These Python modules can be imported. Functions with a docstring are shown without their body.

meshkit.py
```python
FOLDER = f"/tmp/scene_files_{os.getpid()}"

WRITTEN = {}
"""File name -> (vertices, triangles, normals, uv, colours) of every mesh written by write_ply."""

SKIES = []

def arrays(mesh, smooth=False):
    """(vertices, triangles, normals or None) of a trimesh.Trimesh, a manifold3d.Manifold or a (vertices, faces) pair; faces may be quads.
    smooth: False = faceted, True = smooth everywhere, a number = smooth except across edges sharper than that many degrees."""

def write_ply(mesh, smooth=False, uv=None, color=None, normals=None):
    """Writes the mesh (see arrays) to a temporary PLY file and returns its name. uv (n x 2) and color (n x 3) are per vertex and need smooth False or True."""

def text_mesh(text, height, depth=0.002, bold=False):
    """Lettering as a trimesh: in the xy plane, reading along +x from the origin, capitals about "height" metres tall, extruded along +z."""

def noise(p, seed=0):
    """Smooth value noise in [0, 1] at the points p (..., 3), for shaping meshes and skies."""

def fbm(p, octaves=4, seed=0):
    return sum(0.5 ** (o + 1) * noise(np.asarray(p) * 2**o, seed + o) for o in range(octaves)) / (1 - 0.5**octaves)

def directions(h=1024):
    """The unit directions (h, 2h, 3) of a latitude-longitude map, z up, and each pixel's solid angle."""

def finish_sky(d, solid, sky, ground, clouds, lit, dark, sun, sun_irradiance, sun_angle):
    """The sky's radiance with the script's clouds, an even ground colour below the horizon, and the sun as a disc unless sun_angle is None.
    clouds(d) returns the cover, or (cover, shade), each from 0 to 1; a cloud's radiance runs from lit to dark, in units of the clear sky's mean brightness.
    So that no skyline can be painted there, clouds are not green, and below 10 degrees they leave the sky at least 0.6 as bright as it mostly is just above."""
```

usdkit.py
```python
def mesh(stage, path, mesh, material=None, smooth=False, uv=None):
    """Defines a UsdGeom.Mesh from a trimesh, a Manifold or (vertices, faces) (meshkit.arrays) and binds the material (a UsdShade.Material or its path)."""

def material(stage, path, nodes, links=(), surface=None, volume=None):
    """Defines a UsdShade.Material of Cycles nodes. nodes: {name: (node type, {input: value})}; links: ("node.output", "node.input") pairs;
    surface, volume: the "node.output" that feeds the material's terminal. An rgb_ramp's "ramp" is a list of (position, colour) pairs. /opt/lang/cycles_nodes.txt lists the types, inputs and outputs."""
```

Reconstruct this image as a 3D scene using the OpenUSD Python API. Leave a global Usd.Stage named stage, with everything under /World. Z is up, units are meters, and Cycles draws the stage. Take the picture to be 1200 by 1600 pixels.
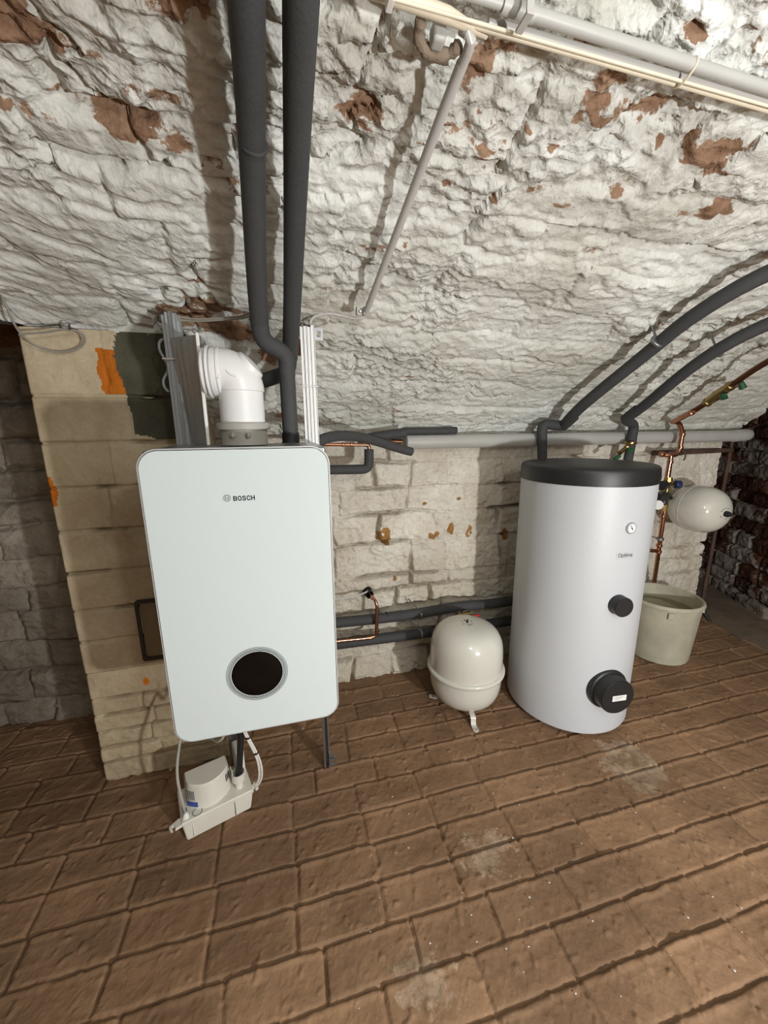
import math, numpy as np, trimesh, usdkit
import manifold3d as m3
from meshkit import noise, fbm, text_mesh
from pxr import Usd, UsdGeom, UsdLux, UsdShade, Sdf, Gf, Vt
from shapely.geometry import Polygon, Point, box as sbox

stage = Usd.Stage.CreateInMemory()
UsdGeom.SetStageUpAxis(stage, UsdGeom.Tokens.z)
UsdGeom.SetStageMetersPerUnit(stage, 1.0)
stage.SetDefaultPrim(UsdGeom.Xform.Define(stage, '/World').GetPrim())
rng = np.random.default_rng(7)
V = lambda *a: np.array(a, float)

# ------------------------------------------------------------------ camera
FPX = 600.0                                   # focal length in pixels of the 1200 x 1600 frame
CAM = V(0, 0, 1.43)
TH, YAW, ROLL = np.radians([12.3, 14.2, 0.5])
FWD = V(math.sin(YAW) * math.cos(TH), math.cos(YAW) * math.cos(TH), -math.sin(TH))
R0 = V(math.cos(YAW), -math.sin(YAW), 0)
D0 = np.cross(FWD, R0)
RGT = math.cos(ROLL) * R0 + math.sin(ROLL) * D0
DWN = -math.sin(ROLL) * R0 + math.cos(ROLL) * D0
cam = UsdGeom.Camera.Define(stage, '/World/camera')
mtx = np.eye(4)
mtx[0, :3], mtx[1, :3], mtx[2, :3], mtx[3, :3] = RGT, -DWN, -FWD, CAM
cam.AddTransformOp().Set(Gf.Matrix4d(*mtx.ravel().tolist()))
cam.CreateHorizontalApertureAttr(24.0)
cam.CreateVerticalApertureAttr(32.0)
cam.CreateFocalLengthAttr(24.0 * FPX / 1200)
cam.CreateClippingRangeAttr(Gf.Vec2f(0.02, 60))
cam.CreateExposureAttr(0.0)

# ------------------------------------------------------------------ light: a work lamp low behind the camera, a bulb under the crown
def sphere_light(name, pos, radius, power, color):
    l = UsdLux.SphereLight.Define(stage, '/World/' + name)
    l.AddTranslateOp().Set(Gf.Vec3d(*pos))
    l.CreateRadiusAttr(radius)
    l.CreateIntensityAttr(power / (4 * math.pi ** 2 * radius ** 2))
    l.CreateColorAttr(Gf.Vec3f(*color))
    l.CreateNormalizeAttr(False)
sphere_light('work_lamp_light', (1.17, -0.92, 0.90), 0.045, 152.0, (0.98, 0.99, 0.985))
sphere_light('ceiling_bulb_light', (0.40, -0.42, 1.88), 0.045, 17.0, (0.98, 0.99, 0.985))

def ray(u, v):
    return RGT * (u - 600) / FPX + DWN * (v - 800) / FPX + FWD
def at(u, v, y):                               # the point of the plane y = const that the photograph shows at (u, v)
    r = ray(u, v); return CAM + r * (y - CAM[1]) / r[1]
def onz(u, v, z=0.0):
    r = ray(u, v); return CAM + r * (z - CAM[2]) / r[2]
RV, ZC = 2.97, 2.12 - 2.97                     # barrel vault: radius and height of its axis
def vault(u, v, off=0.0):
    d = ray(u, v); rr = RV - off
    a = d[1] ** 2 + d[2] ** 2; b = 2 * d[2] * (CAM[2] - ZC) + 2 * d[1] * CAM[1]; c = CAM[1] ** 2 + (CAM[2] - ZC) ** 2 - rr * rr
    return CAM + d * (-b + math.sqrt(b * b - 4 * a * c)) / (2 * a)
def arc(p):                                    # arclength from the crown
    return RV * math.atan2(p[1], p[2] - ZC)

# ------------------------------------------------------------------ objects, names, labels
_used = {}
def numbered(path, name):
    k = (str(path), name); n = _used.get(k, 0); _used[k] = n + 1
    return name if n == 0 else f'{name}_{n:03d}'
def tagp(p, label=None, cat=None, group=None, kind=None):
    for k, v in (('label', label), ('category', cat), ('group', group), ('kind', kind)):
        if v: p.SetCustomDataByKey(k, v)
    return p
class Thing:
    def __init__(s, name, label, cat, loc=(0, 0, 0), group=None, kind=None):
        s.path = '/World/' + numbered('/World', name); s.loc = np.array(loc, float)
        x = UsdGeom.Xform.Define(stage, s.path); x.AddTranslateOp().Set(Gf.Vec3d(*map(float, loc)))
        tagp(x.GetPrim(), label, cat, group, kind)
    def part(s, name, mesh, mat, smooth=40, parent=None, label=None, kind=None):
        base = str(parent.GetPath()) if parent is not None else s.path
        path = base + '/' + numbered(base, name)
        if isinstance(mesh, (list,)): mesh = cat(*mesh)
        if hasattr(mesh, 'to_mesh'):
            q = mesh.to_mesh(); mesh = trimesh.Trimesh(q.vert_properties[:, :3], q.tri_verts, process=False)
        mesh = mesh.copy(); mesh.apply_translation(-s.loc)
        p = usdkit.mesh(stage, path, mesh, mat, smooth).GetPrim()
        tagp(p, label, kind=kind); return p
    def grid_part(s, name, v, f, n, mat, prim=None, label=None, kind=None):
        path = s.path + '/' + numbered(s.path, name)
        m = UsdGeom.Mesh.Define(stage, path)
        m.CreatePointsAttr(Vt.Vec3fArray.FromNumpy((v - s.loc).astype(np.float32)))
        m.CreateFaceVertexCountsAttr(Vt.IntArray.FromNumpy(np.full(len(f), 3, np.int32)))
        m.CreateFaceVertexIndicesAttr(Vt.IntArray.FromNumpy(f.astype(np.int32).ravel()))
        m.CreateSubdivisionSchemeAttr('none')
        m.CreateNormalsAttr(Vt.Vec3fArray.FromNumpy(n.astype(np.float32))); m.SetNormalsInterpolation('vertex')
        for k, a in (prim or {}).items():
            UsdGeom.PrimvarsAPI(m).CreatePrimvar(k, Sdf.ValueTypeNames.FloatArray, 'vertex').Set(Vt.FloatArray.FromNumpy(a.astype(np.float32)))
        UsdShade.MaterialBindingAPI.Apply(m.GetPrim()).Bind(mat)
        return tagp(m.GetPrim(), label, kind=kind)

# ------------------------------------------------------------------ materials
def S(r, g, b):
    c = np.array([r, g, b]) / 255.0
    return tuple(np.where(c <= 0.04045, c / 12.92, ((c + 0.055) / 1.055) ** 2.4))
_m = {}
def simple(name, color, rough=0.5, metal=0.0, bump=0.0, bscale=60, var=0.0, vscale=8, spec=0.5, coat=0.0):
    if name in _m: return _m[name]
    nodes = {'tc': ('geometry', {}), 'p': ('principled_bsdf', dict(base_color=color, roughness=rough, metallic=metal, specular_ior_level=spec, coat_weight=coat, coat_roughness=0.05))}
    links = []
    if var:
        c = np.array(color)
        nodes |= {'n': ('noise_texture', dict(scale=vscale, detail=5.0, roughness=0.6)), 'r': ('rgb_ramp', {'ramp': [(0.3, tuple(c * (1 - var))), (0.7, tuple(np.minimum(c * (1 + var), 0.95)))]})}
        links += [('tc.position', 'n.vector'), ('n.fac', 'r.fac'), ('r.color', 'p.base_color')]
    if bump:
        nodes |= {'bn': ('noise_texture', dict(scale=bscale, detail=4.0, roughness=0.6)), 'b': ('bump', dict(strength=1.0, distance=bump))}
        links += [('tc.position', 'bn.vector'), ('bn.fac', 'b.height'), ('b.normal', 'p.normal')]
    _m[name] = usdkit.material(stage, '/World/Looks/' + name, nodes, links, surface='p.BSDF')
    return _m[name]
def masonry(name, paint, dirt, stone, rough=0.85, fine=70.0, bump=0.004, dirt_scale=2.5, stone2=None, rnd=0.12, speck=0.0):
    """paint over stone: primvar 'wear' bares the stone, 'stain' dirties the paint."""
    stone2 = stone2 or tuple(np.array(stone) * 0.65)
    nodes = {
        'g': ('geometry', {}), 'w': ('attribute', {'attribute': 'wear'}), 's': ('attribute', {'attribute': 'stain'}),
        'oi': ('object_info', {}), 'gr': ('attribute', {'attribute': 'grain'}),
        'n1': ('noise_texture', dict(scale=dirt_scale, detail=8.0, roughness=0.68)),
        'n2': ('noise_texture', dict(scale=fine, detail=9.0, roughness=0.78)),
        'n3': ('noise_texture', dict(scale=14.0, detail=6.0, roughness=0.7)),
        'r1': ('rgb_ramp', {'ramp': [(0.38, paint), (0.72, dirt)]}),
        'sm': ('mix_color', dict(blend_type='mix', b=dirt)),
        'r3': ('rgb_ramp', {'ramp': [(0.35, stone2), (0.65, stone)]}),
        'wa': ('math', dict(math_type='multiply_add', value2=0.55, value3=-0.50)),
        'wc': ('math', dict(math_type='multiply_add', value2=0.45)),
        'wb': ('math', dict(math_type='add')),
        'wr': ('map_range', dict(from_min=0.475, from_max=0.525, to_min=0.0, to_max=1.0, clamp=True)),
        'mx': ('mix_color', dict(blend_type='mix')),
        'oa': ('math', dict(math_type='multiply_add', value2=rnd * 2, value3=1.0 - rnd)),
        'oc': ('combine_color', {}),
        'om': ('mix_color', dict(blend_type='multiply', fac=1.0)),
        'fr': ('map_range', dict(from_min=0.25, from_max=0.75, to_min=0.82, to_max=1.06, clamp=True)),
        'fc': ('combine_color', {}),
        'fm': ('mix_color', dict(blend_type='multiply', fac=1.0)),
        'n4': ('noise_texture', dict(scale=fine * 0.6, detail=2.5, roughness=0.6)), 'n5': ('noise_texture', dict(type='ridged_multifractal', scale=fine * 0.22, detail=3.0, roughness=0.6, offset=1.0, gain=1.6)),
        'bh': ('math', dict(math_type='multiply_add', value2=0.5)),
        'b': ('bump', dict(strength=1.0, distance=bump)),
        'p': ('principled_bsdf', dict(roughness=rough, specular_ior_level=0.25))}
    links = [('g.position', 'n1.vector'), ('g.position', 'n2.vector'), ('g.position', 'n3.vector'), ('n1.fac', 'r1.fac'),
             ('r1.color', 'sm.a'), ('s.fac', 'sm.fac'), ('n3.fac', 'r3.fac'),
             ('n3.fac', 'wa.value1'), ('n2.fac', 'wc.value1'), ('wa.value', 'wc.value3'), ('wc.value', 'wb.value1'), ('w.fac', 'wb.value2'), ('wb.value', 'wr.value'), ('wr.result', 'mx.fac'),
             ('sm.result', 'mx.a'), ('r3.color', 'mx.b'),
             ('oi.random', 'oa.value1'), ('oa.value', 'oc.r'), ('oa.value', 'oc.g'), ('oa.value', 'oc.b'), ('mx.result', 'om.a'), ('oc.color', 'om.b'),
             ('n2.fac', 'fr.value'), ('fr.result', 'fc.r'), ('fr.result', 'fc.g'), ('fr.result', 'fc.b'), ('om.result', 'fm.a'), ('fc.color', 'fm.b'), ('fm.result', 'p.base_color'),
             ('g.position', 'n4.vector'), ('g.position', 'n5.vector'), ('n5.fac', 'bh.value1'), ('n4.fac', 'bh.value3'), ('gr.fac', 'b.strength'), ('bh.value', 'b.height'), ('b.normal', 'p.normal')]
    return usdkit.material(stage, '/World/Looks/' + name, nodes, links, surface='p.BSDF')

M_VAULT = masonry('whitewashed_vault', S(231, 233, 229), S(184, 182, 170), S(160, 132, 108), fine=70, bump=0.0076, dirt_scale=2.2, rnd=0.05, stone2=S(128, 96, 74))
M_WALL = masonry('whitewashed_stone', S(228, 224, 214), S(194, 182, 162), S(172, 128, 76), fine=70, bump=0.0052, dirt_scale=3.0, rnd=0.06)
M_PIER = masonry('cream_painted_brick', S(208, 194, 166), S(168, 150, 122), S(196, 112, 28), rough=0.7, fine=80, bump=0.0016, dirt_scale=4.0, stone2=S(180, 98, 22), rnd=0.06)
M_RENDER = masonry('dark_cement_render', S(92, 90, 74), S(66, 66, 54), S(120, 110, 84), fine=90, bump=0.0016, dirt_scale=5)
M_NICHE = masonry('bare_grey_stone', S(184, 175, 160), S(122, 112, 100), S(128, 96, 72), fine=60, bump=0.006, dirt_scale=3.5, rnd=0.12)
M_END = masonry('peeling_stone', S(172, 164, 156), S(128, 116, 104), S(92, 58, 40), fine=60, bump=0.006, dirt_scale=3.0, rnd=0.1, stone2=S(56, 36, 28))
M_FLOOR = masonry('clay_floor_brick', S(152, 120, 91), S(112, 86, 64), S(164, 142, 118), rough=0.75, fine=60, bump=0.0026, dirt_scale=3.2, stone2=S(120, 96, 76), rnd=0.14)
M_SCREED = simple('cement_screed', S(120, 104, 88), 0.9, bump=0.004, bscale=40, var=0.3, vscale=6)
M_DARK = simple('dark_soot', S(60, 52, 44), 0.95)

M_FOAM = simple('grey_pipe_foam', S(62, 63, 64), 0.75, bump=0.0012, bscale=140, var=0.08, vscale=20)
M_FOAMCUT = simple('cut_foam_end', S(140, 140, 138), 0.85)
M_CU = simple('copper', S(188, 138, 112), 0.25, 1.0, var=0.14, vscale=14)
M_CUOLD = simple('tarnished_copper', S(116, 80, 62), 0.4, 1.0, var=0.2, vscale=14)
M_BRASS = simple('brass', S(178, 156, 108), 0.25, 1.0, var=0.12, vscale=30)
M_RUST = simple('rusted_iron', S(86, 64, 54), 0.8, 0.1, bump=0.002, bscale=80, var=0.3, vscale=16)
M_ZINC = simple('zinc_plated_steel', S(150, 152, 154), 0.40, 0.85, var=0.08, vscale=12)
M_SILVER = simple('silver_paint', S(158, 160, 161), 0.35, 0.7)
M_TRIM = simple('brushed_trim', S(186, 188, 189), 0.35, 0.35)
M_PVC = simple('grey_plastic_pipe', S(176, 176, 172), 0.45, bump=0.0004, bscale=30, var=0.06, vscale=6)
M_PVCL = simple('pale_grey_conduit', S(186, 184, 180), 0.4, var=0.05, vscale=10)
M_PVCY = simple('ivory_cable', S(222, 212, 190), 0.5, var=0.06, vscale=10)
M_GREYCABLE = simple('grey_cable', S(150, 145, 136), 0.5)
M_WHITE = simple('white_plastic', S(226, 224, 218), 0.35)
M_FLUE = simple('white_flue_plastic', S(228, 228, 228), 0.32)
M_ADAPT = simple('grey_flue_adapter', S(166, 162, 154), 0.5)
M_ENAMEL = simple('white_enamel', S(206, 204, 194), 0.16, coat=0.4)
M_TANK = simple('white_foil_jacket', S(194, 197, 201), 0.42, bump=0.0006, bscale=220)
M_BLACK = simple('black_plastic', S(34, 34, 35), 0.42, bump=0.0004, bscale=300)
M_RUBBER = simple('black_rubber', S(26, 26, 27), 0.6)
M_GLOSSB = simple('black_glass', S(6, 6, 7), 0.10, spec=0.3)
M_GREEN = simple('green_plastic', S(34, 84, 58), 0.45)
M_BLUE = simple('blue_plastic', S(28, 42, 84), 0.4)
M_BLUES = simple('blue_sticker', S(58, 84, 160), 0.5)
M_RED = simple('red_plastic', S(170, 34, 34), 0.45)
M_INK = simple('dark_ink', S(38, 38, 40), 0.7, spec=0.1)
M_INKL = simple('grey_ink', S(118, 120, 120), 0.6)
M_PAPER = simple('white_label', S(228, 228, 226), 0.6)
M_GAUGE = simple('gauge_bezel', S(176, 180, 186), 0.3, 0.2)
M_PAIL = simple('stained_pail_plastic', S(176, 172, 152), 0.55, var=0.16, vscale=9, bump=0.0006, bscale=40)
M_CLAY = simple('old_clay', S(128, 114, 98), 0.9, bump=0.006, bscale=50, var=0.3, vscale=18)
M_PUMP = simple('pump_housing', S(216, 213, 202), 0.38, var=0.04, vscale=12)
# front glass: fine printed dot grid under white glass
M_GLASSW = usdkit.material(stage, '/World/Looks/white_front_glass', {
    'g': ('geometry', {}), 'm': ('mapping', dict(mapping_type='point', scale=(208.0, 208.0, 208.0))),
    'v': ('voronoi_texture', dict(feature='f1', scale=1.0, randomness=0.12)),
    'r': ('rgb_ramp', {'ramp': [(0.18, S(191, 202, 202)), (0.30, S(201, 211, 212))]}),
    'p': ('principled_bsdf', dict(roughness=0.16, coat_weight=0.15, coat_roughness=0.05, specular_ior_level=0.35))},
    [('g.position', 'm.vector'), ('m.vector', 'v.vector'), ('v.distance', 'r.fac'), ('r.color', 'p.base_color')], surface='p.BSDF')
M_FILM = usdkit.material(stage, '/World/Looks/grey_film', {
    'p': ('principled_bsdf', dict(base_color=S(150, 155, 158), roughness=0.3, specular_ior_level=0.7)),
    'g': ('geometry', {}), 'm': ('mapping', dict(mapping_type='point', scale=(18.0, 18.0, 4.0))),
    'n': ('noise_texture', dict(scale=1.0, detail=3.0)), 'b': ('bump', dict(strength=1.0, distance=0.012))},
    [('g.position', 'm.vector'), ('m.vector', 'n.vector'), ('n.fac', 'b.height'), ('b.normal', 'p.normal')], surface='p.BSDF')
M_HOSE = usdkit.material(stage, '/World/Looks/clear_hose', {
    'p': ('principled_bsdf', dict(base_color=S(214, 212, 204), roughness=0.12, transmission_weight=0.55, ior=1.4))}, [], surface='p.BSDF')
M_WATER = simple('murky_water', S(120, 112, 76), 0.04, coat=0.5)

# ------------------------------------------------------------------ shapes
def cat(*ms):
    out = []
    for m in ms:
        if hasattr(m, 'to_mesh'):
            q = m.to_mesh(); m = trimesh.Trimesh(q.vert_properties[:, :3], q.tri_verts, process=False)
        out.append(m)
    return trimesh.util.concatenate(out)
def fillet(pts, rad, seg=6):
    pts = [np.array(p, float) for p in pts]; out = [pts[0]]
    for i in range(1, len(pts) - 1):
        p, a, b = pts[i], pts[i - 1] - pts[i], pts[i + 1] - pts[i]
        la, lb = np.linalg.norm(a), np.linalg.norm(b)
        r = min(rad, la * 0.49, lb * 0.49); A, B = p + a / la * r, p + b / lb * r
        for t in np.linspace(0, 1, seg + 1): out.append((1 - t) ** 2 * A + 2 * t * (1 - t) * p + t * t * B)
    out.append(pts[-1]); return np.array(out)
def tube(pts, r, n=20, rad=None, caps=True, spline=0):
    """swept pipe; rad rounds the corners, spline resamples a smooth curve; r may be a list per point"""
    pts = np.array(pts, float)
    if spline:
        from scipy.interpolate import CubicSpline
        d = np.r_[0, np.cumsum(np.linalg.norm(np.diff(pts, axis=0), axis=1))]
        pts = CubicSpline(d, pts)(np.linspace(0, d[-1], spline))
    if rad: pts = fillet(pts, rad)
    keep = np.r_[True, np.linalg.norm(np.diff(pts, axis=0), axis=1) > 1e-6]; pts = pts[keep]
    r = np.broadcast_to(np.asarray(r, float), (len(pts),)) if np.ndim(r) == 0 else np.asarray(r, float)
    t = np.gradient(pts, axis=0); t /= np.linalg.norm(t, axis=1, keepdims=True)
    u = np.cross(t[0], V(0.31, 0.2, 0.93)); u /= np.linalg.norm(u)
    ang = np.linspace(0, 2 * np.pi, n, endpoint=False); rings = []
    for i in range(len(pts)):
        u = u - t[i] * (u @ t[i]); u /= np.linalg.norm(u); w = np.cross(t[i], u)
        rings.append(pts[i] + r[i] * (np.cos(ang)[:, None] * u + np.sin(ang)[:, None] * w))
    v = np.vstack(rings); f = []
    k = np.arange(n); k2 = (k + 1) % n
    for i in range(len(pts) - 1):
        a, b = i * n, (i + 1) * n
        f += [np.c_[a + k, a + k2, b + k2], np.c_[a + k, b + k2, b + k]]
    if caps:
        v = np.vstack([v, pts[:1], pts[-1:]]); c0, c1 = len(v) - 2, len(v) - 1; e = (len(pts) - 1) * n
        f += [np.c_[np.full(n, c0), k2, k], np.c_[np.full(n, c1), e + k, e + k2]]
    m = trimesh.Trimesh(v, np.vstack(f), process=False); return m
def ring(p, d, r, w, inner=None):             # short collar round an axis
    d = np.array(d, float); d /= np.linalg.norm(d); p = np.array(p, float)
    b = w * 0.22
    return tube([p - d * w / 2, p - d * (w / 2 - b), p + d * (w / 2 - b), p + d * w / 2], [r - b, r, r, r - b], 28)
def lathe(profile, n=64, origin=(0, 0, 0), axis=(0, 0, 1)):
    pr = np.array(profile, float); ang = np.linspace(0, 2 * np.pi, n, endpoint=False)
    v = np.concatenate([np.c_[q[0] * np.cos(ang), q[0] * np.sin(ang), np.full(n, q[1])] for q in pr]); f = []
    k = np.arange(n); k2 = (k + 1) % n
    for i in range(len(pr) - 1):
        a, b = i * n, (i + 1) * n
        f += [np.c_[a + k, a + k2, b + k2], np.c_[a + k, b + k2, b + k]]
    m = trimesh.Trimesh(v, np.vstack(f), process=False); m.merge_vertices(digits_vertex=7)
    m.update_faces(m.nondegenerate_faces())
    m.apply_transform(trimesh.geometry.align_vectors([0, 0, 1], np.array(axis, float) / np.linalg.norm(axis)))
    m.apply_translation(origin); return m
def bow(pts, k=6):                             # smooth curve through (r, z) control points
    from scipy.interpolate import CubicSpline
    p = np.array(pts, float); d = np.r_[0, np.cumsum(np.linalg.norm(np.diff(p, axis=0), axis=1))]
    return CubicSpline(d, p)(np.linspace(0, d[-1], k * (len(p) - 1) + 1))
def rbox(lo, hi, r=0.004, seg=12):
    lo, hi = np.array(lo, float), np.array(hi, float); r = min(r, (hi - lo).min() * 0.49)
    s = m3.Manifold.sphere(r, seg)
    return m3.Manifold.batch_hull([s.translate([x, y, z]) for x in (lo[0] + r, hi[0] - r) for y in (lo[1] + r, hi[1] - r) for z in (lo[2] + r, hi[2] - r)])
def rrect(x0, x1, z0, z1, r, n=10):
    return sbox(x0 + r, z0 + r, x1 - r, z1 - r).buffer(r, quad_segs=n)
def slab(poly, y0, y1):                        # extrude an (x, z) polygon along y from y0 (front) to y1
    gs = getattr(poly, 'geoms', [poly]); out = []
    for g in gs:
        m = trimesh.creation.extrude_polygon(g, y1 - y0, engine='earcut')
        m.apply_transform(np.array([[1, 0, 0, 0], [0, 0, 1, y0], [0, 1, 0, 0], [0, 0, 0, 1.0]])); m.invert(); out.append(m)
    return trimesh.util.concatenate(out)
def placed(mesh, origin, ex, ey):              # local x, y, z -> world ex, ey, ex x ey
    mesh = cat(mesh); ex, ey = np.array(ex, float), np.array(ey, float); ez = np.cross(ex, ey); T = np.eye(4)
    T[:3, 0], T[:3, 1], T[:3, 2], T[:3, 3] = ex, ey, ez, origin
    m = mesh.copy(); m.apply_transform(T); return m
def sstep(a, b, x):
    t = np.clip((x - a) / (b - a), 0, 1); return t * t * (3 - 2 * t)

# ------------------------------------------------------------------ masonry: coursed pieces cut out of one displaced surface
class Courses:
    def __init__(s, u0, u1, v0, v1, hh, ll, seed, warp=0.0, wfreq=2.5, heights=None, bond=None, uwarp=None):
        r = np.random.default_rng(seed); s.seed, s.warp, s.wf, s.uw = seed, warp, wfreq, warp if uwarp is None else uwarp
        vb = [v0 - 0.2]
        if heights is None:
            while vb[-1] < v1 + 0.2: vb.append(vb[-1] + r.uniform(*hh))
        else: vb = list(heights)
        s.vb = np.array(vb); s.ub = []
        for i in range(len(vb) - 1):
            if bond: b = list(bond(i))
            else:
                b = [u0 - 0.4 - r.uniform(0, ll[1])]
                while b[-1] < u1 + 0.4: b.append(b[-1] + r.uniform(*ll))
            s.ub.append(np.array(b))
        s.off = np.cumsum([0] + [len(b) for b in s.ub]); s.n = s.off[-1] + 1
        s.r1, s.r2, s.r3 = r.uniform(-1, 1, s.n), r.uniform(-1, 1, s.n), r.uniform(-1, 1, s.n)
    def __call__(s, U, W):
        q = np.stack([U * s.wf, W * s.wf, np.full_like(U, s.seed)], -1)
        a = U + s.uw * (fbm(q, 3, s.seed) - 0.5) * 2; b = W + s.warp * (fbm(q + 17.3, 3, s.seed + 5) - 0.5) * 2
        ci = np.clip(np.searchsorted(s.vb, b) - 1, 0, len(s.vb) - 2); idx = np.zeros(U.shape, int)
        du = np.zeros(U.shape); cu = np.zeros(U.shape)
        for c in np.unique(ci):
            k = ci == c; ub = s.ub[c]; j = np.clip(np.searchsorted(ub, a[k]) - 1, 0, len(ub) - 2)
            idx[k] = s.off[c] + j; du[k] = np.minimum(a[k] - ub[j], ub[j + 1] - a[k]); cu[k] = a[k] - (ub[j] + ub[j + 1]) / 2
        lo, hi = s.vb[ci], s.vb[ci + 1]
        dv = np.minimum(b - lo, hi - b); cv = b - (lo + hi) / 2
        return idx, du, dv, cu, cv
def build_grid(t, name, U, W, place, height, idx, mat, prim, mask=None, limit=300, stuff='stuff'):
    """place(U, W, h) -> points. Each cell of idx becomes one Mesh; the quads outside the mask are dropped."""
    P = place(U, W, height); prim.setdefault('grain', np.ones(U.shape))
    nv = np.cross(np.gradient(P, axis=1), np.gradient(P, axis=0)); nv /= np.maximum(np.linalg.norm(nv, axis=-1, keepdims=True), 1e-12)
    mid = place(U, W, height + 0.01) - P
    flip = (nv * mid).sum(-1).mean() < 0
    if flip: nv = -nv
    h, w = U.shape; vid = np.arange(h * w).reshape(h, w)
    a, b, c, d = vid[:-1, :-1].ravel(), vid[:-1, 1:].ravel(), vid[1:, 1:].ravel(), vid[1:, :-1].ravel()
    q = idx[:-1, :-1].ravel(); ok = np.ones(len(q), bool) if mask is None else mask[:-1, :-1].ravel()
    fl = [(a, b, c), (a, c, d)] if flip is np.True_ or flip else [(a, c, b), (a, d, c)]
    # winding that agrees with the normals
    e = np.cross(P.reshape(-1, 3)[b] - P.reshape(-1, 3)[a], P.reshape(-1, 3)[c] - P.reshape(-1, 3)[a])
    s = np.sign((e * nv.reshape(-1, 3)[a]).sum(-1).sum())
    F1, F2 = (np.c_[a, b, c], np.c_[a, c, d]) if s > 0 else (np.c_[a, c, b], np.c_[a, d, c])
    Pf, Nf = P.reshape(-1, 3), nv.reshape(-1, 3); pf = {k: x.reshape(-1) for k, x in prim.items()}
    order = np.argsort(q, kind='stable'); qs = q[order]; cuts = np.r_[0, np.flatnonzero(np.diff(qs)) + 1, len(qs)]
    cells = [c_[ok[c_]] for c_ in (order[cuts[i]:cuts[i + 1]] for i in range(len(cuts) - 1))]; cells = [c_ for c_ in cells if len(c_) >= 6]
    if len(cells) > limit:                     # the pieces that show largest stay single, the rest become one part
        def shows(c_):
            p_ = Pf[a[c_]].mean(0) - CAM; z_ = max(p_ @ FWD, 0.05); u_, v_ = 600 + FPX * (p_ @ RGT) / z_, 800 + FPX * (p_ @ DWN) / z_
            return len(c_) / z_ ** 2 * (1.0 if -60 < u_ < 1260 and -60 < v_ < 1660 else 1e-3)
        cells.sort(key=shows, reverse=True); cells = cells[:limit - 1] + [np.concatenate(cells[limit - 1:])]; rest = len(cells) - 1
    else: rest = -1
    for i, sel in enumerate(cells):
        F = np.vstack([F1[sel], F2[sel]]); used, inv = np.unique(F, return_inverse=True)
        t.grid_part(name if i != rest else name + '_field', Pf[used], inv.reshape(-1, 3), Nf[used], mat, {k: x[used] for k, x in pf.items()}, kind='stuff' if i == rest else None)
def gridmesh(U, W, P):
    h, w = U.shape; vid = np.arange(h * w).reshape(h, w)
    a, b, c, d = vid[:-1, :-1].ravel(), vid[:-1, 1:].ravel(), vid[1:, 1:].ravel(), vid[1:, :-1].ravel()
    return trimesh.Trimesh(P.reshape(-1, 3), np.vstack([np.c_[a, b, c], np.c_[a, c, d]]), process=False)
def n2(U, W, fu, fw, seed, octaves=4):
    return fbm(np.stack([U * fu, W * fw, np.full_like(U, seed * 3.7)], -1), octaves, seed) - 0.5
def ridged(U, W, fu, fw, seed, octaves=4):
    out = 0; amp = 0.5
    for o in range(octaves):
        out = out + amp * (1 - np.abs(2 * noise(np.stack([U * fu * 2 ** o, W * fw * 2 ** o, np.full_like(U, seed + o)], -1), seed + o) - 1)); amp *= 0.5
    return out
def terrace(x, k, sharp=0.75):
    y = x * k; f = np.floor(y); t = y - f
    return (f + sstep(sharp, 1.0, t)) / k

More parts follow.
